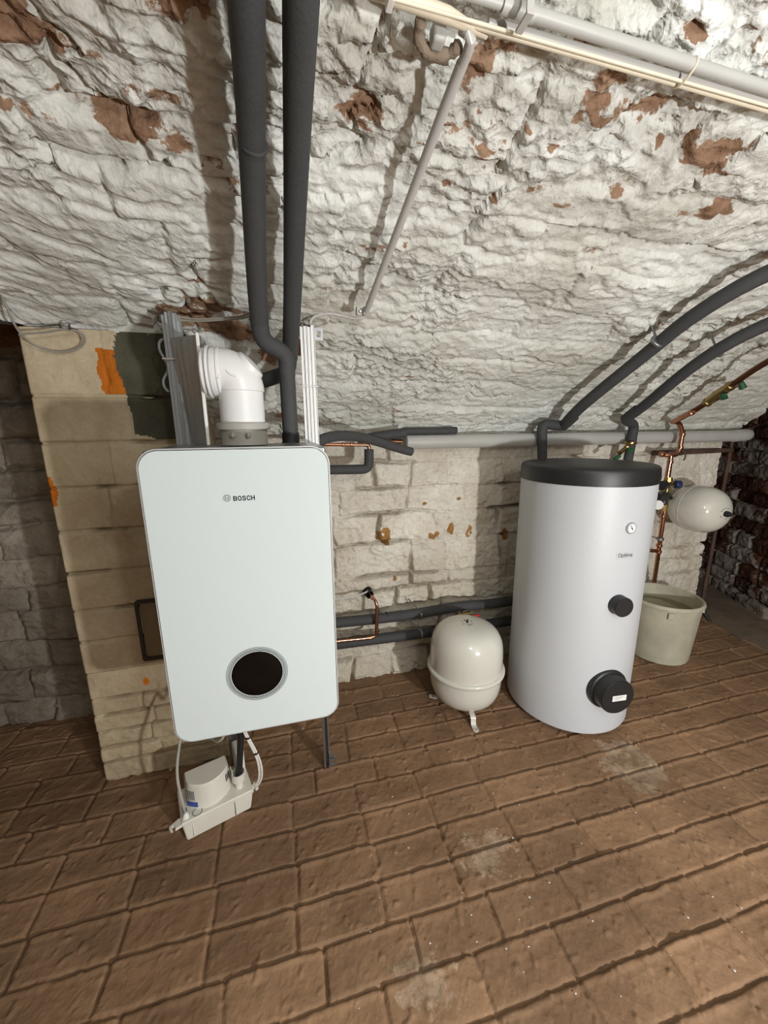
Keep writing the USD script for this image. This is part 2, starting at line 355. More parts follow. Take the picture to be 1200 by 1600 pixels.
# ================================================================== THE SETTING
# ---- ceiling: rubble barrel vault, whitewashed
def vplace(U, W, h):
    th = W / RV; r = RV - h
    return np.stack([U, r * np.sin(th), ZC + r * np.cos(th)], -1)
ceil = Thing('ceiling', 'whitewashed rubble stone barrel vault curving over the whole cellar', 'ceiling', kind='structure')
du = 0.0062
U, W = np.meshgrid(np.arange(-2.6, 2.985, du), np.arange(0.30, 2.215, du))
lay = Courses(-2.6, 3.0, 0.3, 2.2, (0.10, 0.20), (0.18, 0.55), 11, warp=0.085, wfreq=2.3)
idx, dcu, dcv, cu, cv = lay(U, W)
d = np.minimum(dcu, dcv * 1.0)
open_ = sstep(0.06, 0.24, n2(U, W, 3.1, 3.1, 21, 3))             # where the joints stand open
lowr = sstep(1.25, 1.75, W)                                       # lower band is flatter
skew = 0.24 * sstep(-0.2, -0.9, U)                                # strata dip on the left
Us, Ws = U + 0.05 * n2(U, W, 7, 7, 20, 3), W - skew * U + 0.05 * n2(U, W, 6, 6, 22, 3)
ledge = terrace(n2(Us, Ws, 2.4, 7.5, 31, 5) + 0.5, 11, 0.80) - 0.5
flake = terrace(n2(Us, Ws, 6.5, 15.0, 32, 5) + 0.5, 8, 0.78) - 0.5
rough = ridged(Us, Ws, 6.0, 15.0, 41, 5) - 0.5
fine_ = n2(U, W, 34, 52, 51, 4)
patchy = sstep(-0.04, 0.12, n2(U, W, 1.9, 2.8, 61, 3))            # rough areas among smoother plaster
crack = np.exp(-(n2(Us, Ws, 2.6, 4.6, 33, 4) / 0.006) ** 2) * sstep(0.02, 0.16, n2(U, W, 2.8, 2.8, 34, 3))
H = 0.010 * lay.r1[idx] + 0.05 * (lay.r2[idx] * cu * 0.3 + lay.r3[idx] * cv)
H += (0.095 - 0.04 * lowr) * ledge + (0.012 + 0.034 * patchy) * flake + (0.008 + 0.020 * patchy) * rough + (0.009 + 0.024 * patchy) * fine_ + (0.003 + 0.012 * patchy) * (ridged(Us, Ws, 22, 40, 43, 3) - 0.5)
H += 0.04 * n2(U, W, 1.3, 2.0, 71, 3)
H -= (0.004 + 0.030 * open_) * np.exp(-(d / (0.007 + 0.009 * open_)) ** 2) + 0.034 * crack
H -= 0.004 * np.exp(-d / 0.02)
H -= 0.055 * np.exp(-(((U + 0.62) / 0.55) ** 2 + ((W - 1.56) / 0.18) ** 2))
H -= 0.035                                                        # keep the mean surface outside the pipes
gy, gx = np.gradient(H, du); steep = sstep(0.55, 1.3, np.hypot(gx, gy))
wear = 0.20 + 0.30 * n2(U, W, 3.6, 6.0, 81, 5) + 0.20 * steep * sstep(-0.05, 0.1, n2(U, W, 3, 4, 82, 3))
for (pu, pv, ru, rw, s_) in [(283, 255, 0.060, 0.030, 0.42), (262, 188, 0.075, 0.020, 0.34), (960, 195, 0.11, 0.035, 0.22), (1045, 200, 0.035, 0.022, 0.4),
                          (985, 312, 0.035, 0.035, 0.34), (935, 405, 0.06, 0.02, 0.25), (700, 312, 0.026, 0.02, 0.36), (1115, 262, 0.06, 0.02, 0.34), (560, 205, 0.11, 0.012, 0.3),
                          (872, 315, 0.09, 0.03, 0.18), (255, 22, 0.10, 0.03, 0.26), (8, 65, 0.05, 0.05, 0.26), (625, 45, 0.014, 0.012, 0.4), (1000, 205, 0.08, 0.04, 0.2),
                          (325, 500, 0.08, 0.035, 0.42), (300, 525, 0.11, 0.04, 0.4), (370, 540, 0.09, 0.06, 0.42), (420, 575, 0.05, 0.05, 0.38), (850, 140, 0.12, 0.03, 0.15), (1160, 250, 0.05, 0.02, 0.2)]:
    s_ = s_ * 1.12
    p = vault(pu, pv); g = np.exp(-(((U - p[0]) / ru) ** 2 + ((W - arc(p)) / rw) ** 2))
    wear += s_ * g
    H -= 0.008 * sstep(0.4, 0.7, wear) * g
wear += 2.6 * (0.35 + 0.65 * patchy) * np.clip(n2(Us, Ws, 13, 30, 84, 4) - 0.135, 0, 0.2)
zone = 0
for (pu, pv, ru, rw) in [(930, 190, 0.26, 0.09), (860, 270, 0.18, 0.05), (1000, 310, 0.14, 0.06), (880, 340, 0.16, 0.05), (1120, 265, 0.14, 0.05), (1100, 350, 0.2, 0.05), (250, 215, 0.22, 0.10),
                         (110, 170, 0.15, 0.08), (60, 60, 0.2, 0.12), (250, 30, 0.2, 0.06), (560, 205, 0.2, 0.05), (600, 120, 0.14, 0.08), (400, 130, 0.12, 0.12), (660, 400, 0.2, 0.04), (330, 520, 0.2, 0.08), (760, 130, 0.12, 0.06), (1100, 60, 0.2, 0.06)]:
    p = vault(pu, pv); zone = np.maximum(zone, np.exp(-(((U - p[0]) / ru) ** 2 + ((W - arc(p)) / rw) ** 2)))
wear += 1.9 * zone * np.clip(n2(Us, Ws, 11, 26, 83, 4) - 0.02, -0.1, 1) + 0.07 * zone
stain = np.clip(0.05 + 1.3 * n2(U, W, 2.2, 3.4, 91, 5) + 0.30 * sstep(1.2, 1.6, W) * sstep(2.2, 1.9, W), 0, 0.85)
# the niche on the left is cut into the vault
ncut = arc(V(0, 1.395, 1.77))
scut = 1.50 + 0.10 * sstep(-1.05, -0.80, U) + 0.02 * n2(U, W, 9, 9, 5, 3)
mask = ~((U < -0.80) & (W > scut)) & (W < 2.215)
build_grid(ceil, 'stone', U, W, vplace, H, idx, M_VAULT, {'wear': wear, 'stain': stain, 'grain': 0.62 + 0.5 * patchy}, mask)
Uc, Wc = np.meshgrid(np.linspace(-2.6, 2.985, 120), np.linspace(-2.25, 0.32, 80))
Hc = 0.06 * n2(Uc, Wc, 3, 6, 31, 4) - 0.04
ceil.part('vault_plaster', gridmesh(Uc, Wc, vplace(Uc, Wc, Hc)), M_VAULT, True)
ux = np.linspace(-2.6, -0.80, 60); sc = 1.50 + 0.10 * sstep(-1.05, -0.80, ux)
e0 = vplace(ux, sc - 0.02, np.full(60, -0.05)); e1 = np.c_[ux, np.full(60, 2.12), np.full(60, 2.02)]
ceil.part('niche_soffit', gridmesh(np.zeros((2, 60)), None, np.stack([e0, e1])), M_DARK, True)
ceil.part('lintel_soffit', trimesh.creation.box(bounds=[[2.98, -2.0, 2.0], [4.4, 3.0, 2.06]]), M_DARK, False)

# ---- floor: clay bricks laid flat, rows along the back wall
floor = Thing('floor', 'worn brown clay brick floor with rough raised joints', 'floor', kind='structure')
HB = 0.1185
rows = 0.586 - 0.1185 * 6 + HB * np.arange(0, 20)
def fbond(i):
    i -= 4
    r = np.random.default_rng(100 + i); base = -0.105 + (0.012 * i if i < 6 else 0.04) + r.uniform(-0.012, 0.012)
    if i in (3, 8, 11): base += 0.09
    k = np.arange(-9, 17); return base + 0.2535 * k + r.uniform(-0.006, 0.006, len(k))
flay = Courses(-2, 3.7, 0.35, 2.1, None, None, 5, warp=0.006, wfreq=5.0, heights=rows, bond=fbond, uwarp=0.006)
U, W = np.meshgrid(np.arange(-1.75, 3.72, 0.0058), np.arange(0.0, 2.06, 0.0050))
idx, dcu, dcv, cu, cv = flay(U, W)
fd = n2(U, W, 22, 22, 7, 4)
openu = 0.35 + 1.3 * np.clip(n2(U, W, 3, 5, 17, 3) + 0.1, 0, 1); openv = 0.7 + 1.2 * np.clip(n2(U, W, 6, 3, 18, 3) + 0.15, 0, 1)
side = np.sign(cv)
H = 0.0022 * flay.r1[idx] + 0.018 * flay.r2[idx] * cu * 0.25 + 0.03 * flay.r3[idx] * cv + 0.006 * n2(U, W, 7, 7, 8, 4) + 0.0045 * fd
wob = 0.010 * n2(U, W, 24, 24, 9, 4)
H -= openv * 0.0095 * np.exp(-((dcv + wob) / 0.0040) ** 2) + (0.5 + openu) * 0.0095 * np.exp(-((dcu + wob * 0.7) / 0.0040) ** 2)
H += openv * 0.0075 * np.exp(-((dcv + wob - 0.012) / 0.007) ** 2) * (side > 0) * (0.5 + 1.6 * np.clip(n2(U, W, 14, 14, 12, 3) + 0.1, 0, 1))
H += 0.004 * np.clip(n2(U, W, 45, 45, 13, 2) - 0.18, 0, 1) * 6
wear = 0.16 + 0.5 * n2(U, W, 1.6, 2.2, 14, 5) + 0.18 * np.exp(-dcv / 0.012) * n2(U, W, 9, 9, 15, 3) * 2
for (pu, pv, r_) in [(630, 1520, 0.10), (700, 1560, 0.12), (975, 1180, 0.16), (760, 1330, 0.15), (1000, 1210, 0.12)]:
    p = onz(pu, pv); wear += 0.28 * np.exp(-((U - p[0]) ** 2 + (W - p[1]) ** 2) / r_ ** 2)
stain = np.clip(0.3 + 1.6 * n2(U, W, 2.6, 2.6, 16, 5), 0, 1)
build_grid(floor, 'brick', U, W, lambda a, b, h: np.stack([a, b, h - 0.003], -1), H, idx, M_FLOOR, {'wear': wear, 'stain': stain}, (W > 0.40) | ((U > -1.0) & (U < 1.9)))
floor.part('floor_bed', [trimesh.creation.box(bounds=[[-3, -2.1, -0.08], [4.5, 0.005, -0.004]]), trimesh.creation.box(bounds=[[-3, -0.0, -0.08], [-0.99, 0.405, -0.004]]), trimesh.creation.box(bounds=[[1.89, -0.0, -0.08], [4.5, 0.405, -0.004]]), trimesh.creation.box(bounds=[[-3, 0.0, -0.1], [4.5, 3.2, -0.03]])], M_FLOOR, False)
pg = Polygon([onz(1086, 952)[:2], onz(1112, 972)[:2], onz(1160, 1000)[:2], onz(1215, 1026)[:2], (4.2, 1.2), (4.2, 2.9), (2.9, 2.9), (2.75, 2.02)])
sm = trimesh.creation.extrude_polygon(pg, 0.016, engine='earcut'); sm.apply_translation([0, 0, -0.004])
floor.part('cement_screed', sm, M_SCREED, False)
chips = []
rc = np.random.default_rng(3)
for k in range(46):
    p = onz(rc.uniform(560, 1180), rc.uniform(1140, 1590)); s = rc.uniform(0.0015, 0.0042)
    c = trimesh.creation.icosphere(1, s); c.apply_scale([1, rc.uniform(0.4, 1), 0.35]); c.apply_translation([p[0], p[1], 0.006]); chips.append(c)
floor.part('paint_flakes', chips, M_PVCL, False, kind='stuff')

# ---- back wall: large whitewashed blocks
wall = Thing('wall_back', 'whitewashed rough stone block wall behind the storage tank', 'wall', kind='structure')
YB = 1.985
hb = [-0.06, 0.115, 0.235, 0.40, 0.515, 0.60, 0.795, 0.965, 1.115, 1.255, 1.40, 1.56]
wl = Courses(-0.5, 3.0, 0, 1.5, None, (0.17, 0.46), 23, warp=0.026, wfreq=4.0, heights=hb, uwarp=0.04)
U, W = np.meshgrid(np.arange(-0.5, 2.895, 0.0052), np.arange(-0.02, 1.50, 0.0052))
idx, dcu, dcv, cu, cv = wl(U, W); d = np.minimum(dcu, dcv)
op = sstep(-0.06, 0.16, n2(U, W, 4, 4, 24, 3)); right = sstep(1.7, 2.0, U); calm = 1 - 0.55 * right
H = calm * (0.005 * wl.r1[idx] + 0.035 * (wl.r2[idx] * cu * 0.3 + wl.r3[idx] * cv) + 0.034 * (terrace(n2(U, W, 4, 7, 25, 5) + 0.5, 11, 0.78) - 0.5))
H += 0.016 * (terrace(n2(U, W, 9, 13, 30, 4) + 0.5, 8, 0.78) - 0.5) * calm + 0.018 * (ridged(U, W, 10, 15, 26, 5) - 0.5) + 0.020 * n2(U, W, 36, 44, 27, 4) * calm
H -= (0.008 + 0.062 * op * calm) * np.exp(-(d / (0.0042 + 0.005 * op)) ** 2) + 0.004 * np.exp(-d / 0.012)
crk = np.exp(-(n2(U, W, 4, 8, 19, 4) / 0.006) ** 2) * sstep(0.0, 0.15, n2(U, W, 5, 5, 20, 3)); H -= 0.018 * crk * calm
H -= 0.02
H += 0.045 * sstep(0.17, 0.0, W)                                    # spreads at the foot
wear = 0.24 + 0.30 * n2(U, W, 3.5, 5, 28, 5)
for (pu, pv, ru, rw, s_) in [(603, 842, 0.032, 0.055, 0.6), (706, 828, 0.022, 0.04, 0.6), (735, 832, 0.016, 0.045, 0.55), (680, 838, 0.045, 0.03, 0.4), (618, 905, 0.02, 0.018, 0.3),
                             (720, 780, 0.02, 0.012, 0.4), (665, 788, 0.016, 0.012, 0.4), (560, 880, 0.2, 0.04, 0.1), (793, 835, 0.02, 0.04, 0.5)]:
    p = at(pu, pv, YB); wear += s_ * np.exp(-(((U - p[0]) / ru) ** 2 + ((W - p[2]) / rw) ** 2)) * (1.15 + 4.0 * n2(U, W, 40, 34, 31, 4))
stain = np.clip(0.05 + 1.3 * n2(U, W, 2.4, 3.5, 29, 4) + 0.30 * sstep(0.95, 0.4, W) + 0.25 * sstep(0.25, 0.0, W), 0, 1) * (1 - 0.6 * right)
hole = at(576, 926, YB)
hd = np.hypot(U - hole[0], W - hole[2]); H -= 0.09 * sstep(0.026, 0.020, hd)
build_grid(wall, 'stone', U, W, lambda a, b, h: np.stack([a, YB - h, b], -1), H, idx, M_WALL, {'wear': wear, 'stain': stain})
wall.part('wall_core', [trimesh.creation.box(bounds=[[-0.5, YB + 0.10, -0.05], [2.885, YB + 0.7, 1.42]])], M_DARK, False)

# ---- brick pillar (chimney) on the left
pil = Thing('brick_pillar', 'cream painted brick chimney pillar with bare cement patch behind the boiler', 'pillar', kind='structure')
YP, XP0, XP1 = 1.57, -0.815, -0.315
ph = [0.0]
for z in (0.088, 0.158, 0.236, 0.312, 0.385, 0.50, 0.64, 0.768, 0.918, 1.075, 1.232, 1.388, 1.545, 1.80): ph.append(z)
def pbond(i):
    r = np.random.default_rng(300 + i); o = 0.0 if i % 2 else 0.13
    return np.r_[XP0 - 0.3, np.array([XP0 - 0.001, XP0 + 0.235 - o * 0.4, XP0 + 0.49, XP0 + 0.8]) + np.r_[0, r.uniform(-0.03, 0.03, 2), 0]]
pl = Courses(XP0, XP1, 0, 1.8, None, None, 33, warp=0.005, wfreq=6.0, heights=ph, bond=pbond, uwarp=0.0)
U, W = np.meshgrid(np.arange(XP0, XP1 + 0.004, 0.0045), np.arange(-0.015, 1.76, 0.0045))
idx, dcu, dcv, cu, cv = pl(U, W); dx = np.minimum(U - XP0, 0.05)
chip = sstep(0.02, 0.2, n2(U, W, 8, 8, 34, 3))
H = 0.003 * pl.r1[idx] + 0.03 * pl.r3[idx] * cv * 0.3 + 0.005 * n2(U, W, 9, 12, 35, 4) + 0.0025 * n2(U, W, 40, 40, 36, 3) * (1 + 3 * sstep(0.45, 0.2, W))
H -= 0.026 * (0.4 + 1.3 * chip) * np.exp(-((dcv + 0.003 * n2(U, W, 25, 25, 32, 3)) / 0.0045) ** 2) + 0.012 * chip * np.exp(-(np.where(dcu > 0.02, dcu, dcu) / 0.006) ** 2) * (U > XP0 + 0.03)
H -= 0.03 * np.exp(-(dx / 0.006) ** 2)
ge = XP0 + 0.285 + 0.05 * np.clip(1.52 - W, -0.1, 0.3) * 2.2 + 0.03 * n2(U, W, 12, 12, 37, 4)     # edge of the bare render
ren = (U > ge) & (W > 1.405 + 0.05 * n2(U, W, 9, 9, 38, 3) + 0.25 * np.clip(U + 0.46, 0, 1) * -0.3)
H -= 0.012 * ren
wear = 0.15 + 0.2 * n2(U, W, 6, 6, 39, 4)
ofs = ge - U
wear += 0.8 * ((ofs > -0.01) & (ofs < 0.055 + 0.05 * n2(U, W, 15, 15, 40, 4)) & (W > 1.553) & (W < 1.70 + 0.04 * n2(U, W, 20, 20, 41, 3)))
p = at(93, 768, YP); wear += 0.9 * (np.abs(W - p[2]) < 0.052) * (U - XP0 < 0.028 + 0.02 * n2(U, W, 20, 20, 42, 3) - 0.25 * np.abs(W - p[2] + 0.01) + 0.006)
p = at(228, 1065, YP); wear += 0.7 * np.exp(-(((U - p[0]) / 0.014) ** 2 + ((W - p[2]) / 0.022) ** 2))
stain = np.clip(0.30 + 1.5 * n2(U, W, 5, 6, 43, 4) + 0.5 * sstep(0.75, 0.45, W), 0, 1)
pidx = idx + 1000 * ren
R_ = idx.max() + 1
build_grid(pil, 'brick', U, W, lambda a, b, h: np.stack([a, YP - h, b], -1), H, np.where(ren, -1, idx), M_PIER, {'wear': wear, 'stain': stain}, ~ren)
build_grid(pil, 'bare_render', U, W, lambda a, b, h: np.stack([a, YP - h, b], -1), H, np.zeros_like(idx), M_RENDER, {'wear': 0 * wear, 'stain': stain}, ren)
pil.part('pillar_core', rbox([XP0 + 0.004, YP + 0.035, -0.05], [XP1 - 0.003, 2.1, 1.95], 0.01), M_PIER, 30)

# ---- niche wall on the left of the pillar
nic = Thing('wall_left', 'bare grey rubble stone wall in the dark niche beside the pillar', 'wall', kind='structure')
YN = 2.05
hn = [-0.1, 0.10, 0.27, 0.42, 0.58, 0.70, 0.84, 1.0, 1.12, 1.27, 1.40, 1.56, 1.73, 2.1]
nl = Courses(-2.6, -0.8, 0, 2.1, None, (0.18, 0.45), 44, warp=0.03, wfreq=4.0, heights=hn)
U, W = np.meshgrid(np.arange(-2.3, -0.78, 0.008), np.arange(-0.02, 2.08, 0.008))
idx, dcu, dcv, cu, cv = nl(U, W); d = np.minimum(dcu, dcv)
op = sstep(-0.05, 0.15, n2(U, W, 4, 4, 45, 3))
H = 0.016 * nl.r1[idx] + 0.08 * nl.r3[idx] * cv + 0.05 * (terrace(n2(U, W, 3, 8, 46, 5) + 0.5, 8, 0.7) - 0.5) + 0.03 * (ridged(U, W, 7, 12, 47, 4) - 0.5) + 0.012 * n2(U, W, 30, 30, 48, 3)
H -= (0.01 + 0.035 * op) * np.exp(-(d / 0.011) ** 2) + 0.012 * np.exp(-d / 0.025)
wear = 0.12 + 0.5 * n2(U, W, 3, 3, 49, 4) + 0.5 * sstep(1.74, 1.78, W) + 0.25 * sstep(0.3, 0.05, W)
stain = np.clip(0.35 + 1.5 * n2(U, W, 2, 2, 50, 4) + 0.35 * sstep(0.9, 0.5, W), 0, 1)
H += 0.10 * sstep(1.74, 1.80, W)
build_grid(nic, 'stone', U, W, lambda a, b, h: np.stack([a, YN - h, b], -1), H, idx, M_NICHE, {'wear': wear, 'stain': stain})

# ---- end wall on the right, beyond the opening
end = Thing('wall_right', 'peeling brown stone end wall in the dark corner behind the bucket', 'wall', kind='structure')
E0 = V(3.83, 2.76, 0); ED = V(-0.424, -0.906, 0); ED /= np.linalg.norm(ED); EN = V(-ED[1], ED[0], 0); EN = EN if EN[0] < 0 else -EN
hs = [-0.1, 0.10, 0.21, 0.34, 0.45, 0.58, 0.69, 0.82, 0.92, 1.03, 1.13, 1.24, 1.33, 1.43, 1.55, 1.66, 1.80, 2.1]
el = Courses(0, 3, 0, 2, None, (0.16, 0.40), 55, warp=0.03, wfreq=5.0, heights=hs)
U, W = np.meshgrid(np.arange(0, 2.2, 0.009), np.arange(-0.02, 2.04, 0.009))
idx, dcu, dcv, cu, cv = el(U, W); d = np.minimum(dcu, dcv)
H = 0.014 * el.r1[idx] + 0.03 * (terrace(n2(U, W, 5, 8, 56, 5) + 0.5, 7, 0.7) - 0.5) + 0.02 * (ridged(U, W, 9, 12, 57, 4) - 0.5) + 0.01 * n2(U, W, 30, 30, 58, 3)
H -= 0.03 * np.exp(-(d / 0.011) ** 2)
wear = 0.50 + 1.1 * n2(U, W, 3.2, 4.5, 59, 5) + 0.12 * el.r2[idx]
H += 0.006 * sstep(0.55, 0.45, wear)
stain = np.clip(0.3 + 1.2 * n2(U, W, 3, 3, 60, 4), 0, 1)
build_grid(end, 'stone', U, W, lambda a, b, h: E0 + a[..., None] * ED + b[..., None] * V(0, 0, 1) + h[..., None] * EN, H, idx, M_END, {'wear': wear, 'stain': stain})

# ---- the unseen rest of the cellar closes the room
def plain_wall(name, lo, hi, label):
    t = Thing(name, label, 'wall', kind='structure'); t.part('wall_face', trimesh.creation.box(bounds=[lo, hi]), M_SCREED, False)
plain_wall('wall_front', [-2.7, -2.1, -0.05], [4.4, -1.985, 1.6], 'rendered wall across the cellar from the boiler')
plain_wall('wall_side', [-2.7, -2.1, -0.05], [-2.6, 2.2, 2.2], 'rendered wall closing the far side of the niche')
plain_wall('wall_end', [2.9, 2.7, -0.05], [4.4, 2.8, 2.2], 'wall closing the dark passage past the back wall')
plain_wall('wall_outer', [4.3, -2.0, -0.05], [4.4, 2.8, 2.2], 'outer wall of the passage on the far side')

# ================================================================== THE THINGS
# ---- wall-hung boiler
BX0, BX1, BZ0, BZ1, BY = -0.3325, 0.1085, 0.600, 1.3885, 0.99
boiler = Thing('boiler', 'white glass-fronted wall-hung gas boiler with round black display', 'boiler', (-0.112, 1.17, 0.6))
fr = rrect(BX0, BX1, BZ0, BZ1, 0.047)
boiler.part('cabinet', rbox([BX0 + 0.006, BY + 0.03, BZ0 + 0.006], [BX1 - 0.006, 1.355, BZ1 - 0.004], 0.006), M_SILVER, 40)
boiler.part('front_frame', [slab(fr.difference(rrect(BX0 + 0.0035, BX1 - 0.0035, BZ0 + 0.0035, BZ1 - 0.0035, 0.044)), BY + 0.001, BY + 0.012),
                            slab(rrect(BX0 + 0.001, BX1 - 0.001, BZ0 + 0.001, BZ1 - 0.001, 0.046), BY + 0.012, BY + 0.034)], M_TRIM, 40)
gp = slab(rrect(BX0 + 0.005, BX1 - 0.005, BZ0 + 0.005, BZ1 - 0.005, 0.043), BY - 0.002, BY + 0.012)
panel = boiler.part('front_panel', gp, M_GLASSW, 30, label='white glass front panel with a fine dot print')
DC = at(402.5, 1053, BY - 0.003); DC = V(DC[0], BY - 0.002, DC[2]); DR = 0.0665
def disc(r, y0, y1, c=DC, n=48): return slab(Point(c[0], c[2]).buffer(r, quad_segs=n // 4), y0, y1)
disp = boiler.part('display', lathe([(0, 0.0012), (DR * 0.6, 0.001), (DR * 0.9, 0.0004), (DR, 0), (DR, -0.002), (0, -0.002)], 72, (DC[0], BY - 0.0026, DC[2]), (0, -1, 0)), M_GLOSSB, 40, label='round glossy black display')
for k in range(5):
    r = DR + 0.003 + 0.0026 * k; w_ = 0.0009 if k else 0.0011
    boiler.part('display_ring', slab(Point(DC[0], DC[2]).buffer(r + w_ / 2, quad_segs=24).difference(Point(DC[0], DC[2]).buffer(r - w_ / 2, quad_segs=24)), BY - 0.0028, BY - 0.001), M_INK if k < 3 else M_INKL, False)
LC = at(354.8, 778, BY)
lg = Point(LC[0], LC[2]).buffer(0.0086, quad_segs=16).difference(Point(LC[0], LC[2]).buffer(0.0076, quad_segs=16))
x, z = LC[0], LC[2]
arm = sbox(x - 0.0042, z - 0.0012, x + 0.0042, z + 0.0004).union(sbox(x - 0.0046, z - 0.0052, x - 0.0033, z + 0.0052)).union(sbox(x + 0.0033, z - 0.0052, x + 0.0046, z + 0.0052))
arm = arm.union(Point(x, z).buffer(0.0062).difference(Point(x, z).buffer(0.0054)).intersection(sbox(x - 0.0046, z - 0.01, x + 0.0046, z + 0.01)))
boiler.part('emblem', slab(lg.union(arm), BY - 0.0028, BY - 0.001), M_INKL, False)
T = np.eye(4); T[:3, :3] = np.array([[1, 0, 0], [0, 0, -1], [0, 1, 0]], float); p0 = at(365.2, 782.3, BY); ls_ = []
for k, ch in enumerate('BOSCH'):
    g = text_mesh(ch, 0.0112, 0.0015, bold=True); b = g.bounds; g.apply_translation(-V(b[0][0], 0, 0)); g.apply_scale([0.0086 / (b[1][0] - b[0][0]), 1, 1]); g.apply_translation([0.01035 * k, 0, 0]); ls_.append(g)
tm = trimesh.util.concatenate(ls_); tm.apply_transform(T); tm.apply_translation([p0[0], BY - 0.0014, p0[2]])
boiler.part('lettering', tm, M_INK, False)
boiler.part('pipe_stub', lathe([(0.0, -0.075), (0.017, -0.075), (0.021, -0.07), (0.021, 0), (0, 0)], 28, (0.022, 1.20, 0.606)), M_FOAM, 40, label='short grey insulated stub below the cabinet')

# ---- flue: grey adapter, white pipe and inspection elbow
FX, FY = -0.1115, 1.20
flue = Thing('flue_pipe', 'white plastic flue elbow rising from a grey adapter on top of the boiler', 'flue pipe', (FX, FY, 1.387))
ad = flue.part('adapter', lathe([(0.0, 0), (0.064, 0.0), (0.064, 0.042), (0.0715, 0.043), (0.073, 0.046), (0.073, 0.058), (0.071, 0.061), (0.060, 0.062), (0, 0.062)], 64, (FX, FY, 1.387)), M_ADAPT, 40, label='grey flue adapter')
for u_, v_ in ((364, 680), (388, 680)):
    q = at(u_, v_, FY - 0.062)
    flue.part('test_port', cat(lathe([(0, 0), (0.0075, 0), (0.0075, 0.006), (0.005, 0.009), (0, 0.010)], 18, q, (0, -1, 0)), rbox([q[0] - 0.0014, q[1] - 0.016, q[2] - 0.007], [q[0] + 0.0014, q[1] - 0.008, q[2] + 0.007], 0.001)), M_ADAPT, 40, parent=ad)
flue.part('pipe', lathe([(0, 1.445), (0.0605, 1.445), (0.0605, 1.533), (0.0625, 1.535), (0.0625, 1.541), (0, 1.541)], 64, (FX, FY, 0)), M_FLUE, 40)
BR = 0.046; bz = 1.539
pts = [V(FX - BR + BR * math.cos(a), FY, bz + BR * math.sin(a)) for a in np.linspace(0, math.pi / 2, 14)]
eb = cat(tube([V(FX, FY, bz - 0.004)] + pts + [V(FX - BR - 0.006, FY, bz + BR)], 0.064, 56))
el_ = flue.part('elbow', eb, M_FLUE, 45)
ez = bz + BR; exx = FX - BR
flue.part('collar', cat(ring([exx - 0.004, FY, ez], (1, 0, 0), 0.0670, 0.008), ring([exx - 0.016, FY, ez], (1, 0, 0), 0.066, 0.018), ring([exx - 0.030, FY, ez], (1, 0, 0), 0.0695, 0.008), ring([exx - 0.040, FY, ez], (1, 0, 0), 0.062, 0.016)), M_FLUE, 40)
dcap = V(0.74, -0.12, 0.66); dcap /= np.linalg.norm(dcap); cc = V(exx + BR * math.cos(0.70), FY, bz + BR * math.sin(0.70)); cc0 = cc + dcap * 0.046
flue.part('inspection_cap', lathe([(0.0, -0.01), (0.043, -0.01), (0.043, 0.012), (0.040, 0.017), (0.02, 0.022), (0, 0.023)], 48, cc0, dcap), M_FLUE, 40, parent=el_)
sc_ = V(exx + BR * math.cos(0.8), FY, bz + BR * math.sin(0.8))
def on_ball(u, v, r):
    d_ = ray(u, v); o = CAM - sc_; a = d_ @ d_; b = 2 * d_ @ o; c = o @ o - r * r
    return CAM + d_ * (-b - math.sqrt(max(b * b - 4 * a * c, 0))) / (2 * a)
qb = on_ball(341, 588, 0.066)
flue.part('screw_cap', lathe([(0, 0), (0.0072, 0), (0.0072, 0.006), (0.005, 0.008), (0.0022, 0.008), (0.0018, 0.005), (0, 0.005)], 20, qb, V(-0.25, -1, 0.05)), M_WHITE, 40, parent=el_)
flue.part('moulded_arc', tube([on_ball(u_, v_, 0.0645) for u_, v_ in ((357, 560), (353, 566), (352, 573), (355, 580), (361, 585), (369, 588))], 0.0028, 10, spline=20), M_FLUE, 40, parent=el_)

# ---- sheet-metal flue cladding left of the elbow
SX = -0.208
sheet = Thing('flue_cladding', 'shiny grey sheet cladding with a white edge between rail and flue elbow', 'metal sheet', (-0.27, 1.2, 1.387))
zt, zb = 1.682, 1.387
nx, nz = 26, 40
su, sv = np.meshgrid(np.linspace(0, 1, nx), np.linspace(0, 1, nz))
zl_, zr_ = at(286, 529, 1.375)[2], at(320, 523, 1.192)[2]
sx = -0.318 + 0.030 * (1 - sv) + su * (SX + 0.318 - 0.030 * (1 - sv)); sy = 1.375 - su * 0.183 + 0.010 * n2(su, sv, 5, 1.6, 7, 3); szz = zb + sv * (zl_ + (zr_ - zl_) * su - zb)
front = gridmesh(su, sv, np.stack([sx, sy, szz], -1)); back = front.copy(); back.apply_translation([0.0, 0.003, 0]); back.invert()
sheet.part('film_sheet', cat(front, back), M_FILM, True, label='wrinkled shiny grey sheet')
sheet.part('edge_strip', rbox([SX - 0.005, 1.186, zb], [SX + 0.0035, 1.199, zr_ + 0.004], 0.002), M_WHITE, 30, label='bright white folded edge')
tt = np.linspace(0, 1, 16); cu_, cv2 = np.meshgrid(tt, np.linspace(0, 1, 8))
fx = SX + 0.004 + 0.012 * cu_; fy = 1.20 + 0.13 * cu_; ftop = zr_ - 0.055 * cu_ ** 1.6; fz = ftop - cv2 * (0.05 + 0.02 * cu_)
fm = gridmesh(cu_, cv2, np.stack([fx, fy, fz], -1)); fb_ = fm.copy(); fb_.apply_translation([-0.002, 0, 0]); fb_.invert()
sheet.part('film_corner', cat(fm, fb_), M_FILM, True)

